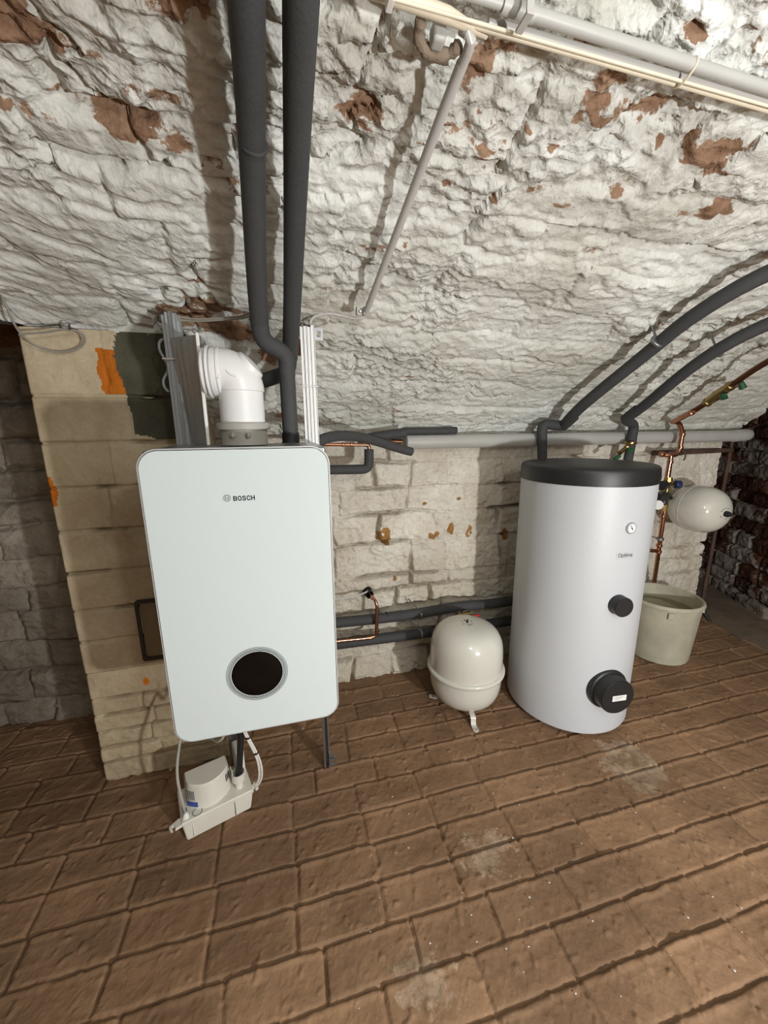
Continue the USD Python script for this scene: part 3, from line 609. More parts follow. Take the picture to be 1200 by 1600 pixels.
# ---- the two mounting rails of the boiler
def strip_bundle(t, xs, y, z0, z1, w, mats, lean=0.0, arcs=()):
    for k, x in enumerate(xs):
        prof = sbox(-w / 2, -0.006, w / 2, 0.006).union(sbox(-w / 2, -0.010, -w / 2 + 0.0016, 0.006)).union(sbox(w / 2 - 0.0016, -0.010, w / 2, 0.006))
        m = trimesh.creation.extrude_polygon(prof, z1[k] - z0, engine='earcut'); m.apply_translation([x, y[k], z0])
        if lean: m.vertices[:, 0] += lean * (m.vertices[:, 2] - z0)
        t.part('trunking_strip', m, mats[k % len(mats)], False)
M_STRIPW = simple('white_trunking', S(228, 229, 228), 0.4)
M_STRIPG = simple('grey_trunking', S(168, 172, 174), 0.35, 0.25)
rr = Thing('mounting_rail', 'tall mounting rail with a bundle of white trunking strips beside the pipes', 'mounting rail', (0.09, 1.40, 0))
RXc = 0.094
cprof = sbox(-0.0125, -0.012, 0.0125, 0.012).difference(sbox(-0.0095, -0.0135, 0.0095, 0.009)).union(sbox(-0.0125, -0.012, -0.006, -0.0105)).union(sbox(0.006, -0.012, 0.0125, -0.0105))
def channel(x, y, z0, z1):
    m = trimesh.creation.extrude_polygon(cprof, z1 - z0, engine='earcut'); m.apply_translation([x, y, z0]); return m
rr.part('channel', channel(RXc, 1.408, 0.0, 1.74), M_ZINC, False, label='slotted zinc channel')
strip_bundle(rr, [RXc - 0.018, RXc - 0.006, RXc + 0.006, RXc + 0.018], [1.386, 1.383, 1.384, 1.388], 0.80, [1.757, 1.759, 1.757, 1.764], 0.0115, [M_STRIPW])
zz = at(483, 604, 1.383)[2]
rr.part('cable_tie', slab(sbox(RXc - 0.027, zz - 0.0015, RXc + 0.027, zz + 0.0015), 1.369, 1.3705), M_WHITE, False)
def bracket(q, w=0.022, h=0.034):
    pb = sbox(-w / 2, -h / 2, w / 2, h / 2).buffer(0.003).difference(sbox(-w / 5, -h / 5, w / 5, h / 5).buffer(0.002))
    m = slab(pb, 0, 0.004); m.apply_translation(q); m2 = rbox(q + V(-w / 2 - 0.008, 0.002, -h / 2), q + V(-w / 2, 0.03, h / 2), 0.002); return cat(m, m2)
rr.part('bracket', bracket(at(498, 522, 1.40)), M_ZINC, False, label='zinc wall bracket near the top')
q = at(521, 1190, 1.385); rr.part('bracket', cat(bracket(q), bracket(q + V(-0.004, 0.0, 0.03), 0.012, 0.02)), M_ZINC, False, label='zinc foot bracket')
lr = Thing('mounting_rail', 'tall mounting rail with a bundle of grey trunking strips beside the cement patch', 'mounting rail', (-0.31, 1.42, 0))
LXc = -0.315
lr.part('channel', rbox([LXc + 0.02, 1.44, 0.0], [LXc + 0.052, 1.47, 1.70], 0.006), M_ZINC, 30, label='zinc channel')
strip_bundle(lr, [LXc - 0.022, LXc - 0.011, LXc, LXc + 0.011, LXc + 0.021], [1.412, 1.404, 1.400, 1.402, 1.408], 0.80, [1.775, 1.782, 1.784, 1.78, 1.776], 0.0108, [M_STRIPG, M_STRIPG, M_ZINC])
zz = at(266, 561, 1.39)[2]
lr.part('cable_tie', slab(sbox(LXc - 0.035, zz - 0.0016, LXc + 0.033, zz + 0.0016), 1.384, 1.3875), M_WHITE, False)
q = at(298, 537, 1.395); ob = sbox(-0.007, -0.018, 0.007, 0.018).buffer(0.006).difference(sbox(-0.002, -0.012, 0.002, 0.012).buffer(0.004))
m = slab(ob, 0, 0.003); m.apply_translation(q); lr.part('bracket', m, M_ZINC, False, label='zinc tab with an oval slot')
loop = [at(257, 530, 1.43), at(249, 535, 1.43), at(250, 548, 1.43), at(258, 562, 1.42), at(262, 580, 1.43), at(256, 592, 1.43), at(256, 602, 1.43), at(264, 612, 1.43)]
lr.part('film_strip', tube(loop, 0.004, 10, spline=40), M_FILM, 40)

def over_crown(p, off, y1=-1.5, n=14):          # points that follow the vault on from p at the same x
    return [V(p[0], y, ZC + math.sqrt((RV - off) ** 2 - y * y)) for y in np.linspace(p[1] - 0.22, y1, n)]
# ---- insulated heating pipes running up into the vault
def foam_joint(p, d, r): return ring(p, d, r * 1.03, 0.006)
hp = Thing('heating_pipe', 'insulated pipe with an offset bend rising from the boiler top past the flue', 'insulated pipe', (0.02, 1.28, 1.387))
r_h = 0.0245
b0 = V(0.020, 1.285, 1.387); b1 = V(0.020, 1.285, at(437, 560, 1.285)[2]); a1 = at(409, 532, 1.24); a0 = at(405, 500, 1.20)
off1 = lambda u, v, o: vault(u, v, o)
top = [off1(397, 330, 0.070), off1(392, 180, 0.055), off1(384, -20, 0.066), off1(380, -120, 0.066)]; top += over_crown(top[-1], 0.066)
hp.part('upper_length', tube([a0] + top, r_h, 24, spline=60), M_FOAM, 40)
hp.part('elbow_length', tube([a0 + V(0, 0, 0.004), a1, b1 + V(0.002, 0, 0.012), b1 - V(0, 0, 0.05)], r_h * 1.01, 24, rad=0.035), M_FOAM, 40)
hp.part('lower_length', tube([b1 - V(0, 0, 0.046), b0 + V(0, 0, 0.03)], r_h * 0.98, 24), M_FOAM, 40)
hp.part('end_sleeve', tube([b0 + V(0, 0, 0.032), b0], r_h * 1.10, 24), M_RUBBER, 40)
for u_, v_ in ((397, 226),):
    pz = off1(u_, v_, 0.0595); hp.part('joint', foam_joint(pz, top[1] - top[0], r_h * 1.01), M_FOAM, 40)
hp.part('joint', foam_joint(a0, V(0, -0.1, 1), r_h), M_FOAM, 40)
hq = Thing('heating_pipe', 'straight insulated pipe beside the white trunking rising into the vault', 'insulated pipe', (0.04, 1.4, 1.5))
c0 = at(453, 558, 1.37)
topr = [off1(459, 400, 0.070), off1(464, 220, 0.055), off1(471, -20, 0.066), off1(474, -120, 0.066)]; topr += over_crown(topr[-1], 0.066)
hq.part('upper_length', tube([c0] + topr, r_h, 24, spline=60), M_FOAM, 40)
hq.part('elbow_length', tube([c0 + V(0, 0.004, 0.006), at(451, 582, 1.40), at(408, 596, 1.41), at(380, 596, 1.41)], r_h * 0.97, 24, rad=0.03), M_FOAM, 40)
hq.part('joint', foam_joint(c0, c0 - topr[0], r_h), M_FOAM, 40)
hq.part('bare_pipe', tube([at(468, 530, 1.43), at(468, 556, 1.43)], 0.006, 14), M_CU, 40, label='short bare copper pipe end')

# ---- cables at the rails and the vault
def cable(name, label, pts, r, mat, group=None, sp=60, cat_='cable'):
    p = np.array(pts); t = Thing(name, label, cat_, p[0], group); t.part('sheath', tube(p, r, 12, spline=sp), mat, 40); return t
t = cable('power_cable', 'grey twin cable sagging between the grey trunking and the bent heating pipe', [at(276, 494, 1.40), at(290, 497, 1.40), at(330, 498, 1.38), at(370, 495, 1.34), at(386, 491, 1.30), at(397, 484, 1.27)], 0.0030, M_GREYCABLE)
t.part('sheath', tube([at(276, 499, 1.40), at(290, 501, 1.40), at(330, 501, 1.38), at(370, 498, 1.34), at(387, 495, 1.30), at(398, 488, 1.27)], 0.0030, 12, spline=50), M_GREYCABLE, 40)
cable('power_cable', 'white cable arching from the white trunking to the slanted conduit', [at(485, 506, 1.39), at(487, 499, 1.39), at(496, 493, 1.40), at(512, 490, 1.41), at(532, 493, 1.42), at(550, 497, 1.42), at(563, 497, 1.43), at(571, 491, 1.43)], 0.0044, M_PVCL)
cable('power_cable', 'loose cable loop hanging at the top of the pillar', [at(2, 462, 1.46), at(14, 488, 1.47), at(30, 518, 1.50), at(58, 541, 1.535), at(90, 550, 1.55), at(118, 546, 1.55), at(132, 533, 1.54), at(126, 520, 1.52), at(108, 515, 1.51), at(72, 519, 1.51), at(46, 521, 1.505), at(30, 523, 1.505)], 0.0034, M_GREYCABLE, sp=120)
q = at(109, 513, 1.505)
n_ = Thing('iron_nail', 'bent iron nail holding the cable loop', 'nail', q); n_.part('shank', tube([q + V(0, 0.05, 0.006), q, q + V(0.004, -0.012, -0.006), q + V(0.006, -0.012, 0.012)], 0.0026, 10, rad=0.006), M_RUST, 40); n_.part('wire_tail', tube([q + V(-0.002, -0.01, 0.004), q + V(0.010, -0.016, 0.010), q + V(0.022, -0.01, 0.010)], 0.0013, 8), M_GREYCABLE, 40)

# ---- conduits on the vault
cd = Thing('cable_conduit', 'slanted thin grey conduit running up the vault to the crown conduits', 'conduit', vault(570, 490, 0.02))
cp = [vault(571, 491, 0.020), vault(604, 405, 0.022), vault(640, 312, 0.022), vault(690, 181, 0.024), vault(722, 100, 0.026)]
cd.part('tube', tube(cp, 0.0098, 20, spline=30), M_PVCL, 40)
cd.part('cable_bend', tube([vault(720, 106, 0.026), vault(731, 80, 0.03), vault(736, 62, 0.032), vault(730, 52, 0.03), vault(720, 47, 0.02)], [0.0092, 0.0085, 0.008, 0.007, 0.006], 16), M_PVCL, 40)
def strap(p, d, r, w=0.012):
    d = np.array(d); d = d / np.linalg.norm(d); return ring(p, d, r * 1.12, w)
q = vault(563, 486, 0.016)
k_ = Thing('conduit_clip', 'small grey saddle clip at the foot of the slanted conduit', 'clip', q)
k_.part('saddle', cat(rbox(q + V(-0.013, -0.010, -0.012), q + V(-0.009, 0.014, 0.012), 0.0015), rbox(q + V(0.009, -0.010, -0.012), q + V(0.013, 0.014, 0.012), 0.0015), rbox(q + V(-0.013, 0.006, -0.010), q + V(0.013, 0.016, 0.012), 0.002)), M_PVCL, 30)
k_.part('screw', lathe([(0, 0), (0.004, 0), (0.004, 0.003), (0, 0.004)], 14, q + V(0, 0.004, 0), (0, -1, -0.4)), M_ZINC, 40)
def conduit(name, label, a, b, w0, mat, parts=(), cat_='conduit', ext=1.6, back=0.0):
    A, B = np.array(a), np.array(b); D_ = (B - A) / np.linalg.norm(B - A)
    t = Thing(name, label, cat_, A); t.part('tube', tube([A - D_ * back, A * 0.5 + B * 0.5, B + D_ * ext], w0, 24), mat, 40); return t, A, D_
tc, A, D_ = conduit('crown_conduit', 'thickest grey conduit running along the crown of the vault', vault(788, 8, 0.020), vault(1212, 143, 0.020), 0.0092, M_PVC)
tc.part('socket', tube([A - D_ * 0.004, A + D_ * 0.05], 0.0104, 24), M_PVC, 40)
qq = vault(820, 10, 0.03); tc.part('clip', cat(rbox(qq + V(-0.006, -0.016, -0.020), qq + V(0.006, -0.013, 0.03), 0.001), rbox(qq + V(-0.006, -0.017, -0.022), qq + V(0.006, 0.014, -0.018), 0.001)), M_PVCL, 30)
t2, A2, D2 = conduit('crown_conduit', 'thin grey conduit plugged end-on into the thick crown conduit', vault(690, -22, 0.020), vault(790, 8, 0.020), 0.0068, M_PVC, ext=0.0, back=2.2)
t3, A3, D3 = conduit('crown_conduit', 'pale grey conduit lying under the thickest crown conduit', vault(777, 40, 0.016), vault(1212, 165, 0.016), 0.0070, M_PVCL)
t3.part('coupling', tube([A3 + D3 * 0.005, A3 + D3 * 0.045], 0.0080, 24), M_PVCL, 40); t3.part('inner_tube', tube([A3 - D3 * 0.016, A3 + D3 * 0.02], 0.0052, 20), M_PVCL, 40)
t4, A4, D4 = conduit('ivory_cable', 'ivory cable running below the crown conduits', vault(556, -12, 0.026), vault(1215, 178, 0.022), 0.0034, M_PVCY, cat_='cable', back=2.3)
t5, A5, D5 = conduit('ivory_cable', 'second thinner ivory cable crossing over the pale conduit', vault(600, -6, 0.034), vault(1215, 170, 0.028), 0.0026, M_PVCY, cat_='cable', back=2.3)
fl = [vault(590, -16, 0.024), vault(640, 2, 0.025), vault(700, 24, 0.026), vault(738, 44, 0.024), vault(760, 58, 0.018)]
t6 = Thing('flat_trunking', 'ivory flat cable trunking tapering out along the crown', 'trunking', fl[0]); t6.part('cover', tube([fl[0] - V(2.2, 0, 0)] + fl, [0.0105, 0.0105, 0.0105, 0.0095, 0.006, 0.003], 16), M_PVCY, 40)
qq = vault(608, 4, 0.05); t6.part('clip', rbox(qq + V(-0.005, -0.014, -0.008), qq + V(0.005, 0.006, 0.012), 0.002), M_WHITE, 30)
q = vault(1071, 108, 0.036); t7 = Thing('conduit_strap', 'ivory tie strap wrapped round the crown conduits', 'strap', q)
dd = (vault(1075, 118, 0.036) - vault(1066, 92, 0.036)); loopc = []
ex = np.cross(D_, dd / np.linalg.norm(dd)); ex /= np.linalg.norm(ex); ey = np.cross(ex, D_)
for a in np.linspace(0, 2 * math.pi, 40): loopc.append(vault(1070, 114, 0.020) + ex * 0.0120 * math.cos(a) + ey * 0.0215 * math.sin(a))
t7.part('band', tube(loopc, 0.0022, 8, caps=False), M_PVCY, 40)
q = vault(690, 50, 0.02); ang = np.linspace(2.9, 6.0, 22)
nrm = V(0, -q[1], -(q[2] - ZC)) / RV; ev = np.cross(V(1, 0, 0), nrm); ev = ev if ev[2] < 0 else -ev
pp = [q + V(1, 0, 0) * 0.036 * math.cos(a) - ev * 0.030 * math.sin(a) for a in ang]
t8 = Thing('clay_socket', 'broken clay socket half ring stuck in the vault under the crown cables', 'clay ring', q)
t8.part('rim', tube(pp, 0.0085 + 0.0012 * np.sin(np.arange(22) * 2.9) + 0.001 * np.cos(np.arange(22) * 1.3), 12), M_CLAY, True)
t8.part('plug', rbox(q + V(-0.014, -0.004, -0.012), q + V(0.008, 0.02, 0.014), 0.006), M_PVC, 30)

# ---- grey drain pipe along the top of the back wall
YD = 1.925
dp = Thing('drain_pipe', 'long grey plastic drain pipe along the foot of the vault', 'drain pipe', (0.6, YD, 1.36))
dA, dB = at(634, 691, YD), at(1152, 681, YD)
dp.part('tube', tube([dA, dB], 0.0365, 32), M_PVC, 40)
dC = at(1172, 679, YD)
dp.part('bend', tube([dB - V(0.03, 0, 0), dC + V(0.01, 0, 0), dC + V(0.05, 0.22, 0.0)], 0.0395, 28, rad=0.08), M_PVC, 40)
dp.part('open_end', tube([dA - V(0.004, 0, 0), dA + V(0.002, 0, 0)], 0.030, 28), M_FOAMCUT, 40)
# ---- loose insulation and pipes on the right of the boiler
ar = Thing('insulation_sleeve', 'grey foam sleeve arching from the boiler side with a pale cut end', 'foam sleeve', at(500, 694, 1.42))
pA = [at(492, 694, 1.42), at(512, 684, 1.48), at(535, 681, 1.56), at(562, 683, 1.64), at(596, 692, 1.72), at(643, 706, 1.78)]
ar.part('sleeve', tube(pA, 0.0205, 24, spline=36), M_FOAM, 40)
dv_ = (pA[-1] - pA[-2]) / np.linalg.norm(pA[-1] - pA[-2]); ar.part('cut_end', tube([pA[-1] - dv_ * 0.001, pA[-1] + dv_ * 0.0012], 0.0185, 24), M_FOAMCUT, 40)
s2 = Thing('insulation_sleeve', 'foam sleeve crossing behind the arched one up to the drain pipe', 'foam sleeve', at(575, 686, 1.90))
s2.part('sleeve', tube([at(560, 690, 1.87), at(585, 683, 1.87), at(634, 676, 1.87)], 0.0245, 22), M_FOAM, 40)
s2.part('bare_pipe', tube([at(628, 690, 1.87), at(610, 690, 1.87)], 0.012, 16), M_CUOLD, 40)
s3 = Thing('insulation_sleeve', 'short foam sleeve lying on top of the drain pipe', 'foam sleeve', at(633, 676, 1.88))
s3.part('sleeve', tube([at(634, 674, 1.918), at(713, 672.5, 1.918)], 0.0185, 22), M_FOAM, 40)
cu = Thing('copper_pipe', 'thin copper pipe from the boiler side into an insulated elbow', 'copper pipe', at(500, 695, 1.80))
cu.part('tube', tube([at(440, 694, 1.80), at(505, 694.5, 1.80), at(576, 695, 1.80), at(577, 704, 1.80)], 0.0085, 16, rad=0.015), M_CU, 40)
for u_ in (536, 549): cu.part('fitting', ring(at(u_, 694.7, 1.80), (1, 0, 0), 0.0105, 0.016), M_CU, 40)
cu.part('insulated_elbow', tube([at(576.5, 702, 1.80), at(576.5, 733, 1.80), at(554, 733.5, 1.80), at(440, 735, 1.80)], 0.0225, 22, rad=0.045), M_FOAM, 40, label='grey foam elbow')
# ---- lower insulated pipe pair
YL = 1.90
lp = Thing('heating_return_pipe', 'upper of two insulated pipes crossing low from boiler to tank', 'insulated pipe', at(526, 972, YL))
lpts = [at(330, 1000, YL), at(530, 972.5, YL), at(655, 958, YL), at(690, 952, YL), at(724, 947, YL - 0.01), at(760, 944, YL), at(805, 938, YL), at(880, 927, YL)]
lp.part('tube', tube(lpts, 0.0285, 22, spline=50), M_FOAM, 40)
for u_, v_ in ((604, 964), (707, 949), (748, 945)): lp.part('joint', foam_joint(at(u_, v_, YL), V(1, 0, 0), 0.0285), M_RUBBER, 40)
def pipe_clip(t, p, d, r):
    d = np.array(d); d = d / np.linalg.norm(d)
    c = t.part('clip', ring(p, d, r * 1.08, 0.014), M_ZINC, 40, label='zinc pipe clip')
    return c
pc = at(656, 959, YL); pipe_clip(lp, pc, V(1, 0, -0.02), 0.028); lp.part('hanger_rod', tube([pc + V(0, -0.02, 0.02), pc + V(-0.05, 0.06, 0.07)], 0.0035, 10), M_ZINC, 40)
vp = Thing('stop_valve', 'red-handled stop valve peeping out above the floor vessel', 'valve', at(738, 962, 1.86))
vp.part('body', cat(tube([at(714, 961, 1.86), at(735, 958, 1.86)], 0.014, 16), ring(at(722, 960, 1.86), (1, 0, 0), 0.017, 0.014)), M_BRASS, 40)
q = at(740, 963, 1.83); vp.part('handle', rbox(q + V(-0.042, -0.008, -0.012), q + V(0.036, 0.006, 0.010), 0.006), M_RED, 30, label='red lever')
lq = Thing('heating_return_pipe', 'lower of two insulated pipes crossing low from boiler to tank', 'insulated pipe', at(526, 1007, YL))
lpts = [at(330, 1036, YL), at(530, 1006, YL), at(655, 990, YL), at(740, 978, YL), at(805, 969, YL), at(880, 958, YL)]
lq.part('tube', tube(lpts, 0.0285, 22, spline=40), M_FOAM, 40)
pc = at(657, 990, YL); pipe_clip(lq, pc, V(1, 0, -0.02), 0.028); lq.part('hanger_rod', tube([pc + V(0, -0.02, 0.02), pc + V(-0.05, 0.06, 0.06)], 0.0035, 10), M_ZINC, 40)
# copper drop pipe from the wall hole
YC = 1.84
dr = Thing('copper_pipe', 'bent copper pipe dropping from the round wall hole across the insulated pipes', 'copper pipe', at(588, 960, YC))
dr.part('tube', tube([at(400, 1024, YC - 0.02), at(527, 1002, YC - 0.01), at(574, 997, YC), at(588, 994, YC), at(589, 945, YC), at(586, 938, YC + 0.01), at(575, 925, YC + 0.17)], 0.0088, 16, rad=0.018), M_CU, 40)
for p_, d_ in ((at(589, 953, YC), (0, 0, 1)), (at(589, 985, YC), (0, 0, 1)), (at(578, 997, YC), (1, 0, 0)), (at(582, 934, YC + 0.05), (-.3, 1, .1))): dr.part('fitting', ring(p_, d_, 0.0108, 0.020), M_CU, 40)
cable('power_cable', 'white cable leaving the round wall hole towards the boiler', [at(440, 946, 1.88), at(525, 936, 1.91), at(552, 932, 1.92), at(568, 927, 1.94), at(574, 922, 2.02)], 0.0052, M_PVCL)
q = hole; ws = Thing('wall_sleeve', 'dark round sleeve in the wall where the copper pipe comes out', 'wall sleeve', q)
ws.part('liner', cat(lathe([(0.0195, -0.06), (0.0195, 0.030), (0.0225, 0.030), (0.0225, -0.06)], 28, q, (0, -1, 0)), lathe([(0, 0), (0.0195, 0)], 28, q + V(0, 0.055, 0), (0, -1, 0))), M_RUBBER, 40)

# ---- storage tank
TX, TY, TR = 1.375, 1.5254, 0.2885
tank = Thing('storage_tank', 'tall white cylindrical hot water storage tank with black lid', 'storage tank', (TX, TY, 0))
tank.part('jacket', lathe([(0, 0.022), (TR - 0.012, 0.022), (TR - 0.003, 0.026), (TR, 0.034), (TR, 1.19), (TR - 0.004, 1.196), (0, 1.196)], 128, (TX, TY, 0)), M_TANK, 40)
lid = bow([(TR + 0.0035, 1.190), (TR + 0.004, 1.215), (TR + 0.0025, 1.243)], 3).tolist() + bow([(TR + 0.0015, 1.250), (TR - 0.004, 1.259), (TR - 0.016, 1.264), (TR - 0.05, 1.2675)], 4).tolist() + [(TR * 0.4, 1.274), (0, 1.276)]
tank.part('lid', lathe([(TR - 0.01, 1.188)] + lid, 128, (TX, TY, 0)), M_BLACK, 50)
for a in (-60, 60, 180):
    a = math.radians(a); tank.part('foot', lathe([(0, 0), (0.024, 0), (0.024, 0.012), (0.012, 0.016), (0.012, 0.03), (0, 0.03)], 24, (TX + 0.235 * math.cos(a), TY + 0.235 * math.sin(a), 0)), M_RUBBER, 40)
def radial(deg): a = math.radians(deg); return V(math.cos(a), math.sin(a), 0), V(-math.sin(a), math.cos(a), 0)
AZ = -93.8
er, et = radial(-95.2); q = V(TX, TY, 0.6815) + er * (TR - 0.004)
tank.part('sleeve_cap', lathe([(0, -0.03), (0.0435, -0.03), (0.0435, 0.040), (0.041, 0.0435), (0, 0.0435)], 56, q, er), M_BLACK, 40, label='small round black cap')
er, et = radial(-94.6); q = V(TX, TY, 0.268) + er * (TR - 0.03)
fb = tank.part('flange_cover', lathe([(0, 0), (0.094, 0), (0.094, 0.036), (0.091, 0.040), (0.084, 0.042), (0.082, 0.046), (0.081, 0.090), (0.077, 0.095), (0, 0.0955)], 72, q, er), M_BLACK, 40, label='large stepped round black flange cover')
def decal(poly, origin, er, et, depth=0.0012):  # flat shape in the (et, z) plane
    gs = getattr(poly, 'geoms', [poly]); m = trimesh.util.concatenate([trimesh.creation.extrude_polygon(g, depth, engine='earcut') for g in gs])
    T = np.eye(4); T[:3, 0], T[:3, 1], T[:3, 2], T[:3, 3] = et, (0, 0, 1), er, origin; m.apply_transform(T); return m
fq = q + er * 0.0954 + et * 0.006 + V(0, 0, -0.002)
tank.part('type_label', decal(sbox(-0.034, -0.0135, 0.034, 0.0135), fq, er, et), M_PAPER, False, parent=fb)
lines = [sbox(-0.026, z0, 0.026 - 0.008 * k, z0 + 0.0008) for k, z0 in enumerate((0.0065, 0.0022, -0.0022, -0.0065))]
tank.part('print_lines', decal(lines[0].union(lines[1]).union(lines[2]).union(lines[3]), fq + er * 0.0008, er, et, 0.0008), M_INKL, False, parent=fb, kind='stuff')
er, et = radial(-92.3); q = V(TX, TY, 1.019) + er * (TR - 0.002)
g_ = tank.part('thermometer', lathe([(0, 0), (0.0245, 0), (0.0245, 0.007), (0.022, 0.010), (0.0195, 0.010), (0.0190, 0.008), (0, 0.008)], 48, q, er), M_GAUGE, 40, label='round grey thermometer with white dial')
tank.part('dial', lathe([(0, 0.0088), (0.0188, 0.0088), (0.0188, 0.0082)], 40, q, er), M_PAPER, False, parent=g_)
ned = Polygon([(0.003, -0.009), (0.0055, -0.0075), (-0.0055, 0.013), (-0.0072, 0.0125)]).union(Point(0, 0).buffer(0.0030))
ticks = [sbox(0.0125, -0.0006, 0.0160, 0.0006)]
from shapely import affinity
tk = ticks[0]
for a in range(-30, 211, 30): tk = tk.union(affinity.rotate(ticks[0], a, origin=(0, 0)))
tank.part('needle', decal(ned, q + er * 0.0089, er, et, 0.0008), M_INK, False, parent=g_)
tank.part('scale_marks', decal(tk, q + er * 0.0089, er, et, 0.0004), M_INKL, False, parent=g_, kind='stuff')
er, et = radial(AZ); q = V(TX, TY, 0.9005) + er * (TR + 0.0002)
def wrap(m, z, az, lift):                    # bend a flat (x, y, thickness) mesh onto the cylinder
    a = math.radians(az) + m.vertices[:, 0] / TR; r = TR + lift + m.vertices[:, 2]
    return trimesh.Trimesh(np.c_[TX + r * np.cos(a), TY + r * np.sin(a), z + m.vertices[:, 1]], m.faces, process=False)
st = trimesh.creation.extrude_polygon(sbox(-0.042, -0.016, 0.042, 0.016), 0.0003, engine='earcut'); st = st.subdivide().subdivide().subdivide()
sk = tank.part('sticker', wrap(st, 0.9005, AZ, 0.0001), simple('clear_sticker', S(192, 194, 197), 0.25), 40)
tm = text_mesh('Optima', 0.0150, 0.0006); b = tm.bounds; tm.apply_translation([-(b[0][0] + b[1][0]) / 2, -0.006, 0]); tm.apply_scale([0.066 / (b[1][0] - b[0][0]), 1, 1])
tank.part('lettering', wrap(tm, 0.9005, AZ, 0.0005), M_INK, False, parent=sk)

# ---- floor-standing expansion vessel
VX, VY = 0.832, 1.607
ves = Thing('expansion_vessel', 'white enamel expansion vessel standing on three strap feet on the floor', 'expansion vessel', (VX, VY, 0))
zr = 0.238
prof_top = bow([(0.181, zr + 0.008), (0.1815, 0.30), (0.180, 0.345), (0.170, 0.400), (0.140, 0.445), (0.085, 0.469), (0.03, 0.4755), (0.0, 0.476)], 5)
prof_bot = bow([(0, 0.042), (0.05, 0.044), (0.108, 0.056), (0.152, 0.088), (0.175, 0.140), (0.180, 0.19), (0.181, zr - 0.008)], 5)
ves.part('lower_shell', lathe(prof_bot, 96, (VX, VY, 0)), M_ENAMEL, 60)
ves.part('upper_shell', lathe(prof_top, 96, (VX, VY, 0)), M_ENAMEL, 60)
ves.part('clamp_band', lathe([(0.179, zr - 0.012), (0.189, zr - 0.011), (0.194, zr - 0.006), (0.195, zr), (0.194, zr + 0.006), (0.189, zr + 0.011), (0.179, zr + 0.012)], 96, (VX, VY, 0)), M_ENAMEL, 60)
for a in (-97, -217, 23):
    er, et = radial(a)
    p0 = V(VX, VY, 0)
    prof_ = [(0.090, 0.050), (0.138, 0.040), (0.142, 0.010), (0.146, 0.0025), (0.176, 0.0025)]
    c_ = fillet([p0 + er * r_ + V(0, 0, z_) for r_, z_ in prof_], 0.012, 4)
    v_ = []; 
    for p_ in c_:
        v_ += [p_ - et * 0.013, p_ + et * 0.013]
    v_ = np.array(v_); n_p = len(c_); f_ = []
    top_v = v_ + V(0, 0, 0) ; nrm_ = np.gradient(c_, axis=0); nrm_ = np.cross(nrm_, et); nrm_ /= np.linalg.norm(nrm_, axis=1, keepdims=True); nn = np.repeat(nrm_, 2, axis=0)
    vv = np.vstack([v_ - nn * 0.002, v_ + nn * 0.002]); N_ = len(v_)
    for i in range(n_p - 1):
        a0_, a1_, b0_, b1_ = 2 * i, 2 * i + 1, 2 * i + 2, 2 * i + 3
        f_ += [(a0_, a1_, b1_), (a0_, b1_, b0_), (N_ + a0_, N_ + b1_, N_ + a1_), (N_ + a0_, N_ + b0_, N_ + b1_), (a0_, b0_, N_ + b0_), (a0_, N_ + b0_, N_ + a0_), (a1_, N_ + b1_, b1_), (a1_, N_ + a1_, N_ + b1_)]
    tab = m3.Manifold.cylinder(0.0045, 0.014, 0.014, 32) - m3.Manifold.cylinder(0.02, 0.0042, 0.0042, 16).translate([0, 0, -0.005])
    ft = trimesh.Trimesh(vv, f_, process=False); trimesh.repair.fix_normals(ft)
    ves.part('strap_foot', cat(ft, placed(tab, p0 + er * 0.176, er, et)), M_ENAMEL, 30)
ves.part('valve_cap', lathe([(0, 0.472), (0.006, 0.472), (0.0055, 0.484), (0.003, 0.492), (0, 0.493)], 18, (VX, VY, 0)), M_RUBBER, 40)
dm = Point(0, 0).buffer(0.03)
marks = [affinity.rotate(sbox(0.022, -0.004, 0.030, 0.004), a, origin=(0, 0)) for a in (10, 55, 95, 140, 200, 260, 285, 310)]
for k, mk in enumerate(marks):
    pass
mm = trimesh.util.concatenate([trimesh.creation.extrude_polygon(g, 0.0008, engine='earcut') for g in marks]); mm.apply_translation([VX, VY, 0.4753])
ves.part('printed_ring', mm, M_INKL, False, kind='stuff')

# ---- wall-hung expansion vessel
WX, WY, WZ, WR = 2.445, 1.760, 0.930, 0.142; WA = (0, -1, 0)
wv = Thing('expansion_vessel', 'small white expansion vessel facing out from the wall beyond the tank', 'expansion vessel', (WX, WY, WZ))
pr_ = bow([(0.0, -0.150), (0.05, -0.147), (0.105, -0.120), (0.134, -0.075), (WR, -0.028)], 5)
wv.part('rear_shell', lathe(pr_, 80, (WX, WY, WZ), WA), M_ENAMEL, 60)
pf_ = bow([(WR, -0.024), (WR, 0.02), (0.132, 0.070), (0.105, 0.112), (0.060, 0.138), (0.0, 0.148)], 5)
wv.part('front_shell', lathe(pf_, 80, (WX, WY, WZ), WA), M_ENAMEL, 60)
wv.part('seam', lathe([(WR - 0.003, -0.030), (WR + 0.0012, -0.0285), (WR + 0.0012, -0.0235), (WR - 0.003, -0.022)], 80, (WX, WY, WZ), WA), M_ENAMEL, 60)
wv.part('valve_cap', lathe([(0, 0.145), (0.017, 0.146), (0.016, 0.164), (0.006, 0.182), (0, 0.184)], 24, (WX, WY, WZ), WA), M_RUBBER, 40, label='black cone cap')
mm = trimesh.util.concatenate([trimesh.creation.extrude_polygon(affinity.rotate(sbox(0.030, -0.004, 0.036, 0.004), a, origin=(0, 0)), 0.0012, engine='earcut') for a in (20, 45, 100, 150, 190, 215, 240, 300)])
